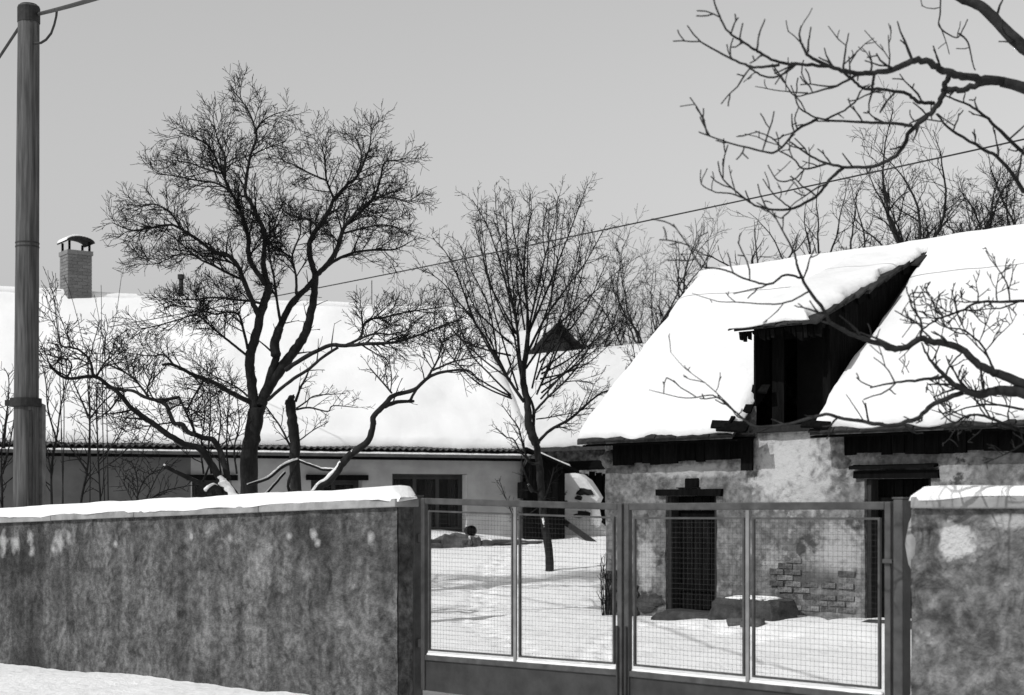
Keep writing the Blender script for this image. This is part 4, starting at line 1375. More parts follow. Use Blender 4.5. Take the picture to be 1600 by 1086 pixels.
class Tree:
    def __init__(self, name, Y, base, label, seed, cat='tree', group=None, bark='bark', twig='twig', depth=1.0):
        self.rng = random.Random(seed)
        self.Y = Y
        self.base = Vector(base)
        self.root = thing(name, self.base, 0.0, label, cat, group)
        self.trunk, self.crown, self.snow = MB(), MB(), MB()
        self.bark, self.twig = bark, twig
        self.depth = depth
        self.twigs = 0
        self.squash = None

    def rv(self):
        r = self.rng
        while True:
            v = Vector((r.uniform(-1, 1), r.uniform(-1, 1), r.uniform(-1, 1)))
            if 0.05 < v.length < 1:
                return v.normalized()

    @staticmethod
    def smooth(pts, rad, k=4):
        out, ro = [], []
        n = len(pts)
        for i in range(n - 1):
            p0, p1, p2, p3 = pts[max(i - 1, 0)], pts[i], pts[i + 1], pts[min(i + 2, n - 1)]
            for j in range(k):
                t = j / k
                out.append(0.5 * ((2 * p1) + (p2 - p0) * t + (2 * p0 - 5 * p1 + 4 * p2 - p3) * t * t + (3 * p1 - p0 - 3 * p2 + p3) * t ** 3))
                ro.append(rad[i] * (1 - t) + rad[i + 1] * t)
        out.append(pts[-1])
        ro.append(rad[-1])
        return out, ro

    def limb(self, pix, w0, w1, y0=0.0, y1=None, spawn=None, snow=0.0, main=True, sides=8, kink=0.13):
        """a limb traced in photograph pixels with its own depth run (y0 to y1 metres about the tree's depth)"""
        r = self.rng
        if y1 is None:
            y1 = y0 + r.uniform(-1, 1) * self.depth
        if self.squash:
            pix = [self.squash(*q) for q in pix]
        n = len(pix)
        L = [0.0]
        for i in range(1, n):
            L.append(L[-1] + math.hypot(pix[i][0] - pix[i - 1][0], pix[i][1] - pix[i - 1][1]))
        pts, rad = [], []
        for i in range(n):
            f_ = L[i] / max(L[-1], 1e-6)
            Y = self.Y + y0 + (y1 - y0) * f_
            pts.append(P(pix[i][0], pix[i][1], Y))
            rad.append(0.5 * (w0 + (w1 - w0) * f_) * self.Y / F)
        pts, rad = self.smooth(pts, rad, 5)
        for i in range(1, len(pts) - 1):
            pts[i] = pts[i] + self.rv() * rad[i] * kink
            rad[i] *= 1 + r.uniform(-0.06, 0.06)
        loc = [p - self.base for p in pts]
        (self.trunk if main else self.crown).tube(loc, rad, sides if w0 > 5 else 5)
        if snow:
            sn = []
            sr = []
            for p, q in zip(loc, rad):
                sn.append(p + Vector((-0.25 * q, -0.45 * q, 0.62 * q)))
                sr.append(q * snow * (0.75 + 0.35 * nz(p.x, p.y, p.z, 4)))
            self.snow.tube(sn, sr, 7)
        if spawn:
            self.spawn(pts, rad, **spawn)
        return pts, rad

    def spawn(self, pts, rad, sp=0.14, L=0.9, lev=2, start=0.15, up=0.25, ang=(30, 70), wob=0.22, rmin=0.0035, out=None, shrink=0.5, flat=0.0, rk=0.55, segl=0.11):
        r = self.rng
        acc = [0.0]
        for i in range(1, len(pts)):
            acc.append(acc[-1] + (pts[i] - pts[i - 1]).length)
        tot = acc[-1]
        d = tot * start + r.uniform(0, sp)
        i = 1
        while d < tot:
            while i < len(pts) - 1 and acc[i] < d:
                i += 1
            f_ = (d - acc[i - 1]) / max(1e-6, acc[i] - acc[i - 1])
            p = pts[i - 1].lerp(pts[i], f_)
            T = (pts[i] - pts[i - 1]).normalized()
            ax = T.cross(self.rv())
            if ax.length > 1e-3:
                ax.normalize()
                D = Quaternion(ax, math.radians(r.uniform(*ang))) @ T
                if flat:
                    D.y *= (1 - flat)
                D = (D + Vector((0, 0, up * r.uniform(0.2, 1.4)))).normalized()
                if out:
                    D = (D + out * r.uniform(0, 0.6)).normalized()
                fr = d / tot
                ln = L * r.uniform(0.45, 1.25) * (1 - 0.45 * fr)
                self.grow(p, D, ln, min(rad[i] * rk, 0.02 * ln + rmin), lev, up, wob, rmin, sp, L, shrink, ang, segl)
            d += sp * r.uniform(0.5, 1.5)

    def grow(self, p, D, ln, r0, lev, up, wob, rmin, sp, L, shrink, ang, segl):
        r = self.rng
        n = max(3, int(ln / segl))
        pts, rad = [p], [max(r0, rmin)]
        for k in range(n):
            D = (D + self.rv() * wob + Vector((0, 0, up * 0.16))).normalized()
            p = p + D * (ln / n)
            pts.append(p)
            rad.append(max(rmin, r0 * (1 - (k + 1) / n) + rmin * 0.7))
        self.crown.tube([q - self.base for q in pts], rad, 3 if r0 < 0.014 else 5, cap=False)
        self.twigs += 1
        if lev > 0:
            self.spawn(pts, rad, sp=sp * 0.9, L=L * shrink, lev=lev - 1, start=0.2, up=up, ang=ang, wob=wob, rmin=rmin, shrink=shrink, segl=segl)

    def done(self):
        if self.trunk.v:
            self.trunk.build('trunk', MAT[self.bark], self.root, smooth=True)
        if self.crown.v:
            self.crown.build('crown', MAT[self.twig], self.root, smooth=True)
        if self.snow.v:
            self.snow.build('snow', MAT['snow'], self.root, smooth=True)
        print(self.root.name, 'twigs', self.twigs, 'faces', len(self.crown.f))


def gbase(px, Y, dyy=0.0):
    p = P(px, 0, Y)
    return (p.x, p.y, ground(p.x, p.y) - 0.1)


# --- big old fruit tree, left of centre
t = Tree('fruit_tree', 24.0, gbase(386, 24.0), 'largest bare fruit tree with forked dark trunk behind the left wall', 11)
D = dict(sp=0.13, L=0.6, lev=2, up=0.1, ang=(25, 62), start=0.3, wob=0.12, rmin=0.0044, shrink=0.55)
D2 = dict(D, sp=0.062, start=0.16, L=0.62, rmin=0.0034)
D3 = dict(D, sp=0.060, start=0.1, L=0.58, rmin=0.0034)
zb_ = HZ + (EYE - t.base.z) / 24.0 * F
t.squash = lambda x, y: (x + max(0, 270 - x) * 0.14 - max(0, x - 610) * 0.12 * (y < 420), y + max(0, 430 - y) * 0.075)
t.limb([(386, zb_), (388, 800), (390, 712), (396, 672), (402, 636)], 34, 24, 0, 0, sides=12, kink=0.1)
t.limb([(399, 645), (396, 625), (392, 587), (390, 559), (399, 528), (407, 493), (417, 459), (419, 446)], 17, 12, 0, 0.1, sides=10)
t.limb([(419, 446), (412, 413), (413, 385), (412, 355), (402, 332), (391, 305), (383, 288), (391, 229), (400, 201), (397, 177), (384, 145), (360, 114)], 9, 1.5, 0.1, 0.6, D2)
t.limb([(397, 190), (408, 172), (425, 160), (447, 152)], 3, 1.2, 0.4, 0.8, D3)
t.limb([(391, 232), (403, 222), (430, 210), (448, 203)], 3, 1.2, 0.5, 0.2, D3)
t.limb([(417, 446), (410, 437), (394, 413), (388, 390), (388, 366), (379, 332), (369, 305), (359, 286), (346, 254), (328, 215), (305, 198), (280, 190)], 9, 1.5, 0.1, -0.7, D2)
t.limb([(360, 289), (350, 262), (352, 232), (340, 200), (332, 160)], 5, 1.2, -0.4, -0.8, D3)
t.limb([(362, 290), (340, 275), (310, 270), (270, 262), (240, 258)], 4, 1.2, -0.5, -0.9, D3)
t.limb([(346, 258), (320, 250), (295, 240), (268, 236)], 3.5, 1.2, -0.5, -0.1, D3)
t.limb([(404, 493), (394, 471), (380, 437), (372, 415), (355, 396), (333, 390), (314, 374), (283, 352), (265, 345), (230, 350), (195, 354), (160, 341)], 9, 1.5, 0, -1.3, D2)
t.limb([(283, 352), (265, 324), (237, 310), (202, 313)], 3.5, 1.2, -0.8, -1.1, D3)
t.limb([(380, 437), (355, 426), (333, 413), (314, 404), (295, 388), (272, 366), (255, 357)], 5, 1.5, -0.1, -0.8, D2)
t.limb([(310, 398), (283, 394), (255, 405), (237, 411), (199, 411)], 3, 1.0, -0.4, 0.1, D3)
t.limb([(412, 476), (394, 471), (366, 468), (341, 465), (300, 468), (270, 470), (245, 478)], 4.5, 1.2, 0, 0.9, D3)
t.limb([(387, 545), (378, 505), (371, 490), (350, 488), (335, 491), (303, 481), (270, 478)], 5, 1.5, 0, 0.7, D2)
t.limb([(386, 556), (363, 537), (334, 514), (308, 493), (277, 500), (231, 511), (203, 513)], 4.5, 1.2, 0, -0.7, D2)
t.limb([(406, 636), (410, 628), (421, 603), (443, 571), (459, 550), (475, 525), (484, 496), (490, 465), (493, 429)], 18, 11, 0, 0.5, dict(D, sp=0.35), sides=10)
t.limb([(493, 430), (484, 396), (485, 371), (499, 346), (515, 319), (521, 303), (542, 278), (559, 261), (577, 215), (580, 180)], 10, 1.5, 0.5, 0.9, D2)
t.limb([(521, 300), (510, 268), (507, 233), (500, 201)], 4.5, 1.2, 0.7, 0.2, D3)
t.limb([(510, 270), (482, 257), (451, 240), (426, 240)], 3.5, 1.2, 0.6, 0.9, D3)
t.limb([(559, 261), (565, 235), (560, 205), (548, 190)], 3, 1.2, 0.8, 0.9, D3)
t.limb([(496, 428), (513, 410), (527, 385), (535, 355), (546, 338), (565, 321), (585, 297), (594, 268), (601, 240), (622, 236), (640, 232)], 9, 1.5, 0.5, -0.4, D2)
t.limb([(545, 340), (560, 318), (590, 300), (620, 300), (648, 310)], 4, 1.2, 0.1, -0.5, D3)
t.limb([(535, 360), (570, 350), (600, 345), (632, 352)], 4, 1.2, 0.2, 0.8, D3)
t.limb([(500, 426), (521, 407), (549, 393), (576, 388), (618, 386), (648, 372)], 6, 1.5, 0.5, 1.2, D2)
t.limb([(411, 628), (421, 590), (431, 559), (430, 534), (440, 506), (456, 474), (478, 452), (492, 436)], 13, 9, 0, 0.45, dict(D, sp=0.3))
t.limb([(431, 556), (429, 536), (437, 512)], 16, 13, 0.05, 0.1)
t.limb([(438, 503), (433, 473), (428, 435), (422, 404), (419, 374), (430, 340), (440, 310)], 5, 1.5, 0.2, 0.9, D2)
t.limb([(463, 460), (463, 435), (457, 402), (460, 385), (470, 355), (462, 325)], 5, 1.5, 0.3, -0.5, D2)
t.limb([(457, 402), (441, 390), (422, 377), (405, 345)], 4, 1.5, 0.2, -0.6, D3)
t.limb([(500, 350), (480, 335), (455, 330), (440, 318)], 4, 1.2, 0.6, 1.2, D3)
t.limb([(446, 578), (481, 556), (515, 540), (540, 540), (578, 537), (615, 535), (653, 524), (697, 507), (720, 500)], 8, 2, 0, -0.8, dict(D2, start=0.4))
t.limb([(540, 540), (562, 528), (568, 509), (578, 499), (600, 496), (640, 487), (690, 480)], 5, 1.5, -0.3, 0.2, D2)
t.limb([(559, 531), (587, 521), (609, 523), (640, 515)], 4, 1.5, -0.3, -0.9, D3)
t.limb([(418, 625), (453, 596), (481, 578), (503, 559), (528, 543)], 6, 4.5, 0, -0.3, dict(D, sp=0.4))
t.limb([(395, 630), (368, 617), (334, 598), (303, 586), (271, 570), (251, 570)], 9, 4, 0, -1.0, dict(D2, sp=0.2))
t.limb([(271, 570), (255, 555), (235, 556), (214, 555)], 4, 1.5, -0.8, -1.1, D3)
t.limb([(391, 623), (371, 606), (334, 587), (310, 570)], 3.5, 1.5, 0, 0.6, D3)
t.limb([(320, 592), (300, 625), (292, 645)], 4, 2, -0.5, -0.9, D3)
t.limb([(300, 585), (318, 610), (305, 628)], 3, 2, -0.6, -1.0, D3)
t.done()

# --- pollarded stump
t = Tree('pollard_tree', 25.5, gbase(462, 25.5), 'sawn off dark stump of a tree with thin shoots, right of the largest tree', 13)
zb_ = HZ + (EYE - t.base.z) / 25.5 * F
t.limb([(463, zb_), (462, 765), (460, 690), (456, 653), (454, 626)], 19, 16, 0, 0, sides=12, kink=0.15, spawn=dict(D3, sp=0.3, start=0.5, L=0.3))
t.limb([(452, 630), (455, 622), (457, 619)], 15, 8, 0, 0)
t.limb([(462, 627), (470, 605), (478, 590), (484, 575)], 5, 2.5, 0, 0.3, dict(D3, sp=0.11, L=0.4))
t.limb([(463, 640), (484, 637), (512, 643), (521, 634), (559, 637)], 3.5, 1, 0, -0.4, dict(D3, sp=0.11, L=0.4))
t.limb([(463, 638), (478, 628), (494, 618), (540, 615)], 3, 1, 0, 0.5, dict(D3, sp=0.11, L=0.4))
t.limb([(455, 700), (440, 670), (425, 648), (412, 630)], 4, 2, 0, 0.6, dict(D3, sp=0.11, L=0.4))
t.limb([(466, 690), (490, 672), (512, 660)], 2.5, 1, 0, -0.4, dict(D3, sp=0.11, L=0.4))
t.done()

# --- leaning snowy tree
t = Tree('leaning_tree', 21.0, gbase(372, 21.0), 'low leaning bare tree with snow in its fork, branching to the left', 17)
zb_ = HZ + (EYE - t.base.z) / 21.0 * F
E3 = dict(sp=0.075, L=0.62, lev=2, up=0.25, ang=(30, 75), start=0.1, wob=0.14, rmin=0.0038, shrink=0.5)
E2 = dict(E3, start=0.35, sp=0.16)
t.limb([(380, zb_), (374, 810), (365, 777), (350, 757)], 26, 17, 0, 0, snow=1.05, sides=10)
t.limb([(352, 758), (344, 748), (325, 717), (311, 700), (288, 694), (260, 677), (237, 660), (208, 640), (188, 617), (166, 600), (146, 588), (103, 591), (77, 571)], 12, 3.5, 0, -1.1, E2)
t.limb([(352, 758), (344, 748), (330, 725)], 12, 9, -0.02, -0.1, snow=1.05)
t.limb([(357, 748), (350, 725), (345, 708), (334, 688), (318, 684), (300, 678), (292, 674), (285, 663), (271, 660), (260, 634), (245, 626), (225, 620), (208, 611), (183, 608), (160, 597)], 10, 4, 0, 0.9, E2)
t.limb([(271, 660), (248, 663), (220, 668), (195, 675)], 3, 1, 0.5, 0.2, E3)
t.limb([(245, 626), (262, 624), (281, 620)], 6, 5, 0.7, 0.8)
t.limb([(280, 622), (291, 645), (300, 665), (306, 682)], 4.5, 3.5, 0.8, 0.2, E3)
t.limb([(232, 620), (211, 594), (185, 574), (171, 557)], 4.5, 2, 0.7, 1.1, E3)
t.limb([(230, 622), (232, 600), (242, 575)], 3, 1.2, 0.7, 0.4, E3)
t.limb([(146, 588), (140, 563), (125, 548), (111, 543), (94, 537), (88, 497), (84, 465)], 4.5, 1, -0.9, -1.2, E3)
t.limb([(150, 590), (165, 565), (175, 555), (160, 540)], 4, 1.2, -0.9, -0.4, E3)
t.limb([(110, 591), (85, 578), (66, 572)], 3, 1.2, -1, -1.3, E3)
t.limb([(105, 590), (112, 570), (100, 560), (80, 566)], 3.5, 1.2, -1, -1.5, E3)
t.limb([(188, 617), (172, 640), (150, 655)], 4, 1.5, -0.7, -0.2, E3)
t.limb([(237, 660), (228, 680), (219, 697)], 2.5, 1, -0.5, -0.2, E3)
t.limb([(330, 768), (311, 754), (285, 742), (257, 728)], 8, 6, -0.1, -0.7, snow=0.65)
t.limb([(314, 760), (326, 730), (330, 715)], 4, 3, -0.1, 0.1)
t.limb([(345, 770), (335, 760), (322, 768)], 10, 8, 0, -0.3, snow=1.05)
for (px, y2, y3) in ((330, 640, 585), (345, 650, 600), (358, 640, 590), (318, 660, 610), (370, 660, 600)):
    t.limb([(px, 740), (px - 4, 700), (px - 2 + (px % 7), y2), (px - 12 + (px % 19), y3)], 3.5, 1.2, 0.1, 0.6, dict(E3, sp=0.14))
t.done()

# --- right-leaning tree with snowy limb
t = Tree('crooked_tree', 22.0, gbase(470, 22.0), 'crooked bare limb tree rising to the right with snow along its lower bends', 19)
zb_ = HZ + (EYE - t.base.z) / 22.0 * F
t.limb([(455, zb_), (465, 830), (493, 769), (518, 747), (534, 725)], 19, 12, 0, 0, sides=10, snow=0.6)
t.limb([(534, 725), (553, 706), (575, 690), (583, 665), (584, 650), (600, 634), (615, 618), (647, 609), (669, 590), (694, 581), (728, 578), (742, 586)], 12, 2.5, 0, -0.5, dict(E3, start=0.65, sp=0.16))
t.limb([(540, 719), (553, 706)], 9, 8, -0.02, -0.05, snow=0.7)
t.limb([(600, 635), (622, 628), (647, 627)], 8, 4, -0.2, 0.0, dict(E3, sp=0.3))
t.limb([(640, 628), (648, 612), (655, 602)], 5, 4, 0, -0.3)
t.limb([(612, 614), (594, 593), (578, 575)], 3.5, 2, -0.2, 0.3, dict(E3, L=0.35))
t.limb([(610, 612), (612, 590), (608, 562)], 2, 1, -0.2, -0.3, dict(E3, L=0.3))
t.limb([(669, 588), (680, 570), (687, 553), (690, 537), (705, 520)], 4, 1.2, -0.3, 0.2, E3)
t.limb([(673, 580), (690, 573), (709, 565), (740, 559), (762, 556)], 4, 1.2, -0.3, -0.8, E3)
t.limb([(709, 565), (718, 545), (722, 525)], 3, 1.2, -0.5, -0.3, E3)
t.limb([(470, 800), (450, 760), (465, 722)], 6, 4, 0.1, 0.2)
t.limb([(387, 758), (418, 747), (443, 728), (466, 719)], 5, 7, -0.6, 0.1, snow=0.7)
t.limb([(412, 775), (430, 755), (445, 738)], 5, 5, -0.4, -0.1, snow=0.6)
t.limb([(466, 719), (490, 728), (505, 733), (524, 734)], 5, 6, 0.1, 0.05, snow=0.5)
t.done()

# --- shrub stems beside the pole
SH = dict(sp=0.10, L=0.42, lev=1, up=0.3, ang=(30, 70), start=0.2, wob=0.2, rmin=0.0036, shrink=0.55)
shr_ = (
    ('thin sapling with paired stems just right of the utility pole', 84, 22.5, [[(82, 830), (80, 737), (89, 680), (94, 640), (103, 594), (104, 560)], [(89, 690), (75, 640), (72, 600), (66, 570)], [(80, 740), (70, 690), (58, 668)]], 5),
    ('tallest straight sapling between the pole and the leaning tree', 130, 23.0, [[(124, 840), (126, 788), (137, 728), (140, 651), (137, 594), (140, 545)], [(138, 650), (125, 620), (114, 594), (108, 570)], [(140, 655), (160, 630), (180, 612)], [(135, 735), (110, 700), (92, 690)]], 5),
    ('slender sapling nearest to the leaning tree on its left', 156, 22.2, [[(158, 840), (157, 788), (154, 731), (151, 651), (153, 600)], [(154, 720), (180, 690), (195, 660), (200, 640)], [(155, 735), (185, 715), (215, 680)]], 4),
    ('tangled low shrub at the left picture edge behind the pole', 6, 21.5, [[(5, 840), (2, 720), (8, 660), (14, 620)], [(3, 760), (-12, 690), (-10, 620)], [(4, 740), (16, 690), (24, 640)], [(6, 700), (14, 600), (6, 575)]], 5),
    ('spreading twiggy shrub in front of the dark part of the long house', 215, 23.5, [[(215, 850), (212, 790), (230, 745), (270, 728)], [(214, 800), (250, 770), (300, 758)], [(213, 795), (190, 750), (178, 730)], [(216, 810), (245, 745), (262, 720)], [(214, 800), (215, 750), (205, 720)]], 3.5),
)
for i, (lab, px, Y, stems, w_) in enumerate(shr_):
    t = Tree('sapling', Y, gbase(px, Y), lab, 30 + i, 'shrub', 'saplings and shrubs left of the large tree')
    for k, s_ in enumerate(stems):
        t.limb(s_, w_ * (1 if k == 0 else 0.7), 1.4, 0 if k == 0 else 0.05, None if k else 0.2, SH)
    t.done()
t = Tree('whip_shrub', 26.0, gbase(150, 26.0), 'pale tall whip shoots standing before the snowy roof beside the pole', 37, 'shrub')
for (pix) in ([(95, 860), (100, 640), (90, 497), (77, 442), (67, 416)], [(100, 840), (92, 560), (80, 490), (70, 455)], [(140, 850), (140, 600), (126, 520), (112, 465), (100, 430)], [(160, 850), (150, 600), (158, 520), (158, 445)], [(165, 850), (160, 560), (178, 510), (190, 430)], [(170, 850), (165, 580), (155, 500), (147, 460)]):
    t.limb(pix, 2.4, 0.8, 0, None, dict(sp=0.5, L=0.25, lev=0, up=0.5, ang=(20, 45), start=0.5, rmin=0.0035))
t.done()

# --- middle tree
t = Tree('fan_crowned_tree', 29.0, (P(858, 897, 29.0)), 'slim bare tree with fan shaped crown standing in the yard behind the gate', 41)
t.base.z = ground(t.base.x, t.base.y) - 0.05
t.root.location = t.base
FM = dict(sp=0.09, L=0.55, lev=2, up=0.16, ang=(25, 70), start=0.12, wob=0.13, rmin=0.0036, shrink=0.52)
t.limb([(859, 902), (857, 860), (851, 820), (846, 770), (842, 720), (838, 692)], 14, 11, 0, 0, sides=10, snow=0.0)
t.limb([(852, 826), (849, 812)], 9, 8, -0.04, -0.04, snow=0.75)
t.limb([(838, 694), (832, 680), (826, 664), (824, 628), (817, 592), (822, 552), (826, 515)], 14, 7, 0, 0.1, dict(FM, sp=0.3))
t.limb([(840, 692), (834, 670), (834, 640), (827, 620)], 6, 4, 0.05, 0.1)
fan = [([(826, 515), (824, 481), (819, 434), (821, 380), (830, 330), (828, 300)], 6, 0.1, 0.4),
       ([(818, 590), (812, 556), (806, 500), (792, 450), (778, 400), (760, 350), (738, 312)], 6, 0, -0.6),
       ([(812, 556), (809, 520), (800, 470), (785, 390), (776, 340), (774, 302)], 5, 0, 0.8),
       ([(826, 515), (838, 460), (852, 400), (866, 350), (872, 306)], 5, 0.1, -0.7),
       ([(826, 520), (848, 470), (872, 410), (895, 350), (918, 288)], 5, 0.1, 0.5),
       ([(824, 552), (850, 500), (885, 450), (915, 410), (948, 350)], 5.5, 0.1, -0.8),
       ([(822, 575), (846, 540), (880, 500), (930, 455), (975, 415)], 5, 0.1, 0.9),
       ([(819, 628), (794, 592), (777, 562), (758, 528), (739, 498), (722, 450), (700, 400), (676, 372)], 7, 0, -0.9),
       ([(777, 562), (772, 520), (760, 470), (735, 420), (715, 375)], 4, -0.3, 0.5),
       ([(739, 498), (715, 470), (690, 440), (660, 420)], 3.5, -0.6, -1.0),
       ([(819, 434), (808, 390), (800, 340), (806, 310)], 4, 0.2, -0.2),
       ([(852, 400), (848, 360), (855, 320)], 3, -0.3, 0.2),
       ([(806, 500), (815, 440), (800, 400)], 4, -0.1, -0.9),
       ([(833, 646), (855, 622), (882, 597), (902, 573), (918, 548), (935, 526), (960, 505)], 5.5, 0.05, -0.7),
       ([(855, 622), (860, 595), (868, 565), (862, 540)], 3, -0.1, 0.5),
       ([(882, 597), (905, 595), (930, 600)], 2.5, -0.3, 0.1),
       ([(841, 690), (860, 672), (893, 653), (915, 633), (938, 615), (962, 606), (985, 586), (998, 562), (1012, 545)], 6.5, 0.05, 0.6),
       ([(838, 655), (866, 651), (904, 643)], 3, 0, -0.5),
       ([(985, 586), (992, 560), (985, 530)], 3, 0.4, 0.8)]
for (pix, w_, y0, y1) in fan:
    t.limb(pix, w_ * 0.82, 1.1, y0, y1, FM)
rr_ = random.Random(5)
FT = dict(FM, sp=0.10, L=0.46, rmin=0.0032, wob=0.14, up=0.22, start=0.3)
for i in range(28):                        # thin limbs that fill the rounded crown
    w_ = math.radians(-112 + 224 * (i + rr_.uniform(-0.4, 0.4)) / 27)
    ex, ey = 824 + 156 * math.sin(w_) * rr_.uniform(0.75, 1.0), 475 - 178 * math.cos(w_) * rr_.uniform(0.78, 1.0)
    sy = 505 + 95 * rr_.random() + 30 * abs(math.sin(w_))
    sx = 822 + 24 * math.sin(w_)
    mx_, my_ = (sx + ex) / 2 + rr_.uniform(-10, 10) + 16 * math.sin(w_), (sy + ey) / 2 + rr_.uniform(-10, 10)
    t.limb([(sx, sy), ((sx + mx_) / 2, (sy + my_) / 2 + 4), (mx_, my_), (ex, ey)], 3.4, 1.0, 0.05, rr_.uniform(-1.5, 1.5), FT)
LOWF = dict(FM, L=0.4, lev=1)
t.limb([(842, 725), (828, 722), (819, 702), (810, 669), (797, 650), (783, 631)], 4.5, 1.2, -0.1, -0.5, LOWF)
t.limb([(822, 715), (813, 705), (802, 686), (791, 683), (775, 669)], 3.5, 1.2, -0.2, -0.5, LOWF)
t.limb([(846, 770), (832, 765), (822, 745), (815, 720)], 4.5, 2, 0, -0.4, LOWF)
t.limb([(832, 768), (826, 758)], 7, 6, -0.1, -0.15, snow=0.8)
t.limb([(846, 790), (858, 760), (866, 730)], 3, 1.2, 0, -0.4, LOWF)
t.limb([(845, 790), (810, 812), (795, 790), (780, 750)], 2.2, 1, -0.1, -0.6, LOWF)
t.done()


# --- trees behind the houses
def fan_tree(px, py, Y, h, spread, n, lab, seed, dens=1.0, grp='bare trees beyond the roofs', lev=2, thick=0.034, fork=0.3):
    b = P(px, py, Y)
    gz = ground(b.x, b.y)
    t = Tree('bare_tree', Y, (b.x, b.y, gz - 0.1), lab, seed, 'tree', grp)
    r = t.rng
    zf = b.z - 0.2
    tp = [Vector((b.x + 0.1 * math.sin(k), b.y, gz - 0.1 + (zf - gz + 0.1) * k / 4)) for k in range(5)]
    t.trunk.tube([q - t.base for q in tp], [thick * 2.2, thick * 1.9, thick * 1.7, thick * 1.5, thick * 1.3], 8)
    for i in range(n):
        w_ = 2 * math.pi * (i + r.uniform(-0.3, 0.3)) / n
        Dv = Vector((math.cos(w_) * spread, math.sin(w_) * spread * 0.8, 1)).normalized()
        st = tp[3].lerp(tp[4], r.uniform(0.0, 1.0))
        L = h * r.uniform(0.7, 1.05)
        pts, rad = [st], [thick * 0.9]
        m_ = 12
        p = st
        for k in range(m_):
            Dv = (Dv + t.rv() * 0.24 + Vector((0, 0, 0.03))).normalized()
            p = p + Dv * (L / m_)
            pts.append(p)
            rad.append(thick * 0.9 * (1 - (k + 1) / m_) + 0.006)
        t.trunk.tube([q - t.base for q in pts], rad, 6)
        t.spawn(pts, rad, sp=0.24 / dens, L=h * 0.30, lev=lev, up=0.2, ang=(25, 70), start=0.1, wob=0.22, rmin=0.005, shrink=0.55, segl=0.15)
    t.done()


fan_tree(1436, 395, 36.0, 4.3, 0.6, 8, 'large bare tree standing behind the ridge at the dormer peak', 51, 1.0, thick=0.05)
fan_tree(1350, 420, 37.5, 3.3, 0.9, 7, 'bushy bare tree behind the ridge left of the dormer peak', 52, 1.0)
fan_tree(1268, 425, 39.0, 3.5, 0.7, 5, 'slender bare tree behind the middle of the old roof ridge', 53, 0.7)
fan_tree(1195, 435, 38.0, 2.7, 0.9, 6, 'small bare tree behind the left part of the old roof ridge', 54, 0.8)
fan_tree(1530, 390, 38.0, 2.8, 0.6, 9, 'dense dark bare thicket tree behind the ridge at the right edge', 55, 2.0)
fan_tree(1482, 395, 40.0, 2.2, 0.9, 7, 'low bare bush tree peeping over the ridge near the right edge', 56, 1.8)
fan_tree(1605, 375, 38.5, 2.8, 0.6, 7, 'bare tree cut by the right picture edge above the roof', 57, 1.2)
fan_tree(1085, 460, 44.0, 3.0, 0.9, 6, 'leafless tree just behind the left verge of the old roof', 58, 0.9)
fan_tree(1010, 530, 47.0, 4.4, 0.8, 7, 'leafless tree over the stone barn ridge, nearest to the old house', 59, 1.0)
fan_tree(945, 550, 56.0, 4.4, 0.9, 7, 'leafless tree behind the stone barn, right of the fan crowned tree', 60, 1.1)
fan_tree(700, 500, 50.0, 1.8, 0.9, 5, 'low leafless tree showing over the right end of the long roof', 61, 0.9)

# --- walnut at the right, its trunk just outside the picture
t = Tree('walnut_tree', 8.6, (P(1775, 1200, 8.6)), 'near walnut tree reaching knobbly bare branches in from the right', 71, bark='walnut', twig='walnut', depth=0.5)
t.base.z = -0.1
t.root.location = t.base
K = dict(sp=0.15, L=0.26, lev=1, up=0.35, ang=(30, 80), start=0.1, wob=0.3, rmin=0.0042, shrink=0.45, rk=0.6, segl=0.05)
KF = dict(K, sp=0.12, L=0.2, start=0.1, rmin=0.003)
zb_ = HZ + (EYE + 0.1) / 8.6 * F
t.limb([(1775, zb_), (1780, 1000), (1770, 800), (1765, 640), (1750, 420), (1730, 260), (1740, 120), (1720, -60)], 95, 40, 0, 0, sides=14, kink=0.04)
t.limb([(1740, 300), (1680, 190), (1620, 145), (1566, 128)], 30, 17, 0, -0.2, kink=0.08)
t.limb([(1735, 240), (1660, 120), (1600, 75), (1566, 42), (1533, 10), (1498, -5), (1440, -40)], 30, 12, 0, 0.3, K, sides=10, kink=0.08)
t.limb([(1470, -20), (1469, 20), (1468, 42), (1494, 59), (1505, 45), (1512, 30)], 3, 2, 0.2, 0.1, KF)
t.limb([(1498, 52), (1512, 66), (1520, 100), (1524, 110)], 3.5, 2, 0.1, 0.1, KF)
def W(pix, w0, w1, y0=0.0, y1=None, spawn=None, kink=0.4):
    return t.limb(pix, w0 * 0.92, w1 * 0.9, y0, y1, spawn, kink=kink)


W([(1566, 128), (1522, 122), (1484, 115), (1459, 101), (1428, 94), (1400, 108), (1365, 114), (1337, 115), (1309, 108), (1274, 93), (1260, 84)], 15, 5, -0.2, -0.6, K)
W([(1260, 84), (1253, 70), (1249, 56), (1252, 40)], 5, 2.5, -0.6, -0.6, KF)
W([(1262, 82), (1264, 62), (1267, 42)], 4, 2, -0.6, -0.7)
W([(1302, 105), (1260, 101), (1218, 98), (1190, 84), (1179, 77), (1151, 59), (1134, 45), (1122, 20), (1112, -12)], 6, 2.5, -0.5, -0.9, K)
W([(1183, 78), (1186, 55), (1195, 30)], 3.5, 2, -0.8, -0.7, KF)
W([(1218, 101), (1183, 105), (1165, 101), (1137, 89), (1095, 65), (1074, 40)], 5, 2.2, -0.6, -0.4, K)
W([(1245, 100), (1225, 115), (1200, 121), (1180, 112), (1165, 101)], 4, 3, -0.6, -0.5, KF)
W([(1340, 116), (1309, 133), (1260, 147), (1244, 150), (1232, 142)], 5, 2, -0.4, -0.1, K)
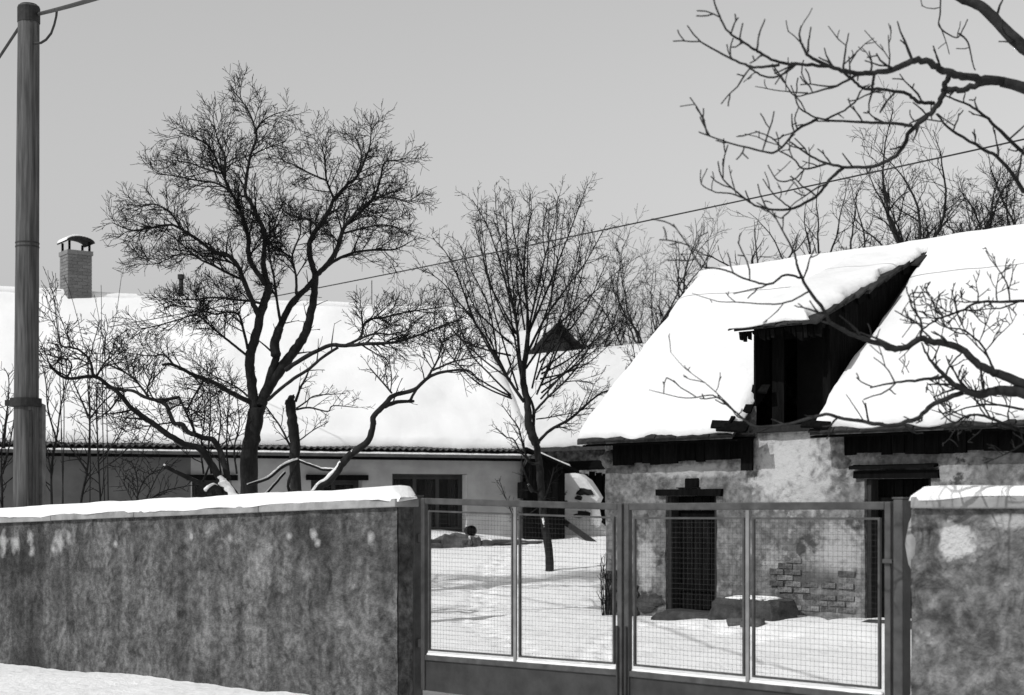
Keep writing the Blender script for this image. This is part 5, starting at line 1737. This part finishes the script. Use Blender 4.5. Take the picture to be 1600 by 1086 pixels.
W([(1262, 145), (1220, 142), (1180, 135)], 2.5, 1.5, -0.2, 0.0, KF)
W([(1318, 107), (1320, 85), (1326, 52)], 4, 2, -0.5, -0.4, KF)
W([(1360, 113), (1362, 100), (1358, 80)], 4, 2, -0.4, -0.3, KF)
W([(1388, 110), (1390, 85), (1388, 55)], 3, 1.8, -0.3, -0.5, KF)
W([(1566, 130), (1533, 131), (1505, 140), (1478, 143), (1466, 164), (1445, 185), (1421, 206), (1410, 231), (1393, 248), (1365, 259), (1323, 261), (1291, 255), (1263, 241), (1235, 222)], 12, 3, -0.2, 0.3, K)
W([(1484, 117), (1477, 130), (1474, 143)], 9, 9, -0.2, -0.15)
W([(1459, 161), (1435, 159), (1417, 147), (1386, 140), (1351, 138), (1337, 129), (1312, 107)], 6.5, 4, -0.1, -0.5, K)
W([(1425, 196), (1379, 192), (1337, 191), (1288, 187), (1267, 180), (1249, 168), (1242, 150)], 6, 2.5, 0, -0.2, K)
W([(1290, 187), (1315, 175), (1335, 160), (1345, 142)], 4, 3, -0.1, -0.4, KF)
W([(1277, 187), (1246, 203), (1218, 234), (1200, 238), (1162, 229), (1120, 217), (1092, 206)], 5, 2.2, -0.1, -0.6, K)
W([(1106, 211), (1095, 178), (1078, 152)], 3.5, 2, -0.5, -0.5, KF)
W([(1246, 203), (1242, 185), (1248, 168)], 3, 2, -0.2, -0.2)
W([(1222, 232), (1205, 215), (1180, 205)], 3, 1.8, -0.3, -0.4, KF)
W([(1319, 261), (1295, 283), (1274, 308), (1232, 327), (1190, 324), (1165, 311), (1130, 280), (1122, 252)], 6, 2.2, 0.2, -0.2, K)
W([(1291, 256), (1256, 264), (1240, 248), (1218, 236)], 4, 2.5, 0.2, -0.1, KF)
W([(1256, 266), (1240, 280), (1215, 282), (1200, 258)], 3.2, 2, 0.1, -0.2, KF)
W([(1235, 325), (1210, 305), (1192, 280)], 3, 2, 0, -0.2, KF)
W([(1165, 311), (1140, 302), (1118, 300), (1096, 288), (1095, 265)], 3, 1.8, -0.1, -0.3, KF)
W([(1600, 300), (1563, 250), (1533, 231), (1487, 203), (1463, 178)], 8, 3.5, 0.5, 0.1, K)
W([(1620, 260), (1563, 205), (1540, 182), (1515, 165), (1478, 150)], 8, 3, 0.4, 0, K)
# lower branches before the roof
W([(1766, 760), (1700, 660), (1620, 610), (1558, 583)], 34, 16, 0, -0.1, kink=0.1)
W([(1558, 583), (1531, 572), (1502, 545), (1466, 536), (1437, 530), (1413, 544), (1390, 544), (1372, 536), (1334, 524), (1298, 504), (1287, 483), (1260, 448), (1246, 415), (1239, 391), (1206, 329)], 14, 2, -0.1, -0.35, dict(K, start=0.1), kink=0.3)
W([(1251, 434), (1227, 430), (1203, 444), (1175, 439), (1143, 426), (1127, 420), (1096, 415), (1079, 389), (1052, 350)], 4.5, 1.8, -0.3, -0.7, K)
W([(1083, 394), (1095, 365), (1097, 348)], 2.5, 1.5, -0.6, -0.6, KF)
W([(1263, 456), (1230, 472), (1194, 475), (1155, 472), (1122, 471), (1081, 458)], 3.5, 1.2, -0.2, 0.1, dict(KF, sp=0.2))
W([(1768, 790), (1690, 690), (1620, 622), (1558, 610)], 36, 17, 0, -0.1, kink=0.1)
W([(1558, 610), (1525, 616), (1496, 604), (1472, 583), (1454, 563)], 16, 5, -0.1, -0.2, dict(K, start=0.05, sp=0.07, lev=2), kink=0.25)
W([(1454, 563), (1446, 550), (1440, 535)], 5, 2.5, -0.2, -0.2, KF)
W([(1472, 589), (1437, 594), (1401, 597), (1360, 606)], 6, 2.5, -0.2, -0.5, K)
W([(1398, 597), (1385, 575), (1365, 558)], 3, 1.8, -0.4, -0.4, KF)
W([(1505, 613), (1460, 630), (1437, 651), (1401, 663), (1378, 664), (1348, 658), (1313, 653), (1284, 648), (1232, 662), (1180, 666), (1145, 640), (1114, 618), (1071, 622), (1014, 609)], 9, 1.2, -0.1, 0.5, dict(K, sp=0.14))
W([(1150, 644), (1110, 605), (1070, 575), (1048, 550)], 2.5, 1, 0.3, 0.2, KF)
W([(1351, 660), (1338, 640), (1322, 616)], 2.5, 1.5, 0.2, 0.1)
W([(1640, 690), (1555, 657), (1531, 648), (1510, 650), (1490, 660), (1466, 639)], 8, 2.5, 0.1, 0.3, dict(K, sp=0.06, lev=2, L=0.34, rmin=0.003))
W([(1640, 470), (1560, 471), (1525, 474), (1502, 486), (1466, 498), (1437, 518)], 6, 3, 0.2, -0.1, dict(K, sp=0.06, lev=2, L=0.34, rmin=0.003))
W([(1552, 575), (1534, 539), (1505, 516), (1480, 512), (1455, 500)], 4.5, 2.5, -0.1, 0.2, dict(K, sp=0.06, lev=2, L=0.34, rmin=0.003))
W([(1492, 604), (1478, 590), (1485, 570), (1502, 552)], 4, 3, -0.1, -0.1, KF)
W([(1437, 530), (1440, 505), (1425, 480), (1422, 460), (1445, 457)], 5, 2, -0.2, -0.4, dict(K, sp=0.12))
W([(1437, 508), (1415, 495), (1398, 485)], 3.5, 2, -0.3, -0.3, KF)
W([(1600, 640), (1550, 632), (1500, 640), (1470, 655)], 5, 2, 0.2, 0.4, dict(K, sp=0.06, lev=2, L=0.34, rmin=0.003))
t.trunk.tube([Vector((0, 0, 0)), Vector((0, 0, 0.1))], [0.24, 0.2], 12)
t.done()

# --- dry weeds at the corner of the old house
wp = ST(A0 - 0.12, B0 - 0.15)
t = Tree('dry_weeds', 22.6, (wp.x, wp.y, ground(wp.x, wp.y) - 0.03), 'tuft of dry weeds against the left corner of the old house', 91, 'plant')
for i in range(16):
    px = 946 + t.rng.uniform(-6, 12)
    h_ = t.rng.uniform(30, 105)
    t.limb([(px, 968), (px + t.rng.uniform(-5, 3), 968 - h_ * 0.5), (px + t.rng.uniform(-12, 4), 968 - h_)], 1.8, 0.8, -0.15, -0.3, dict(sp=0.1, L=0.12, lev=0, up=0.2, ang=(30, 80), start=0.2, rmin=0.003), main=False)
t.done()
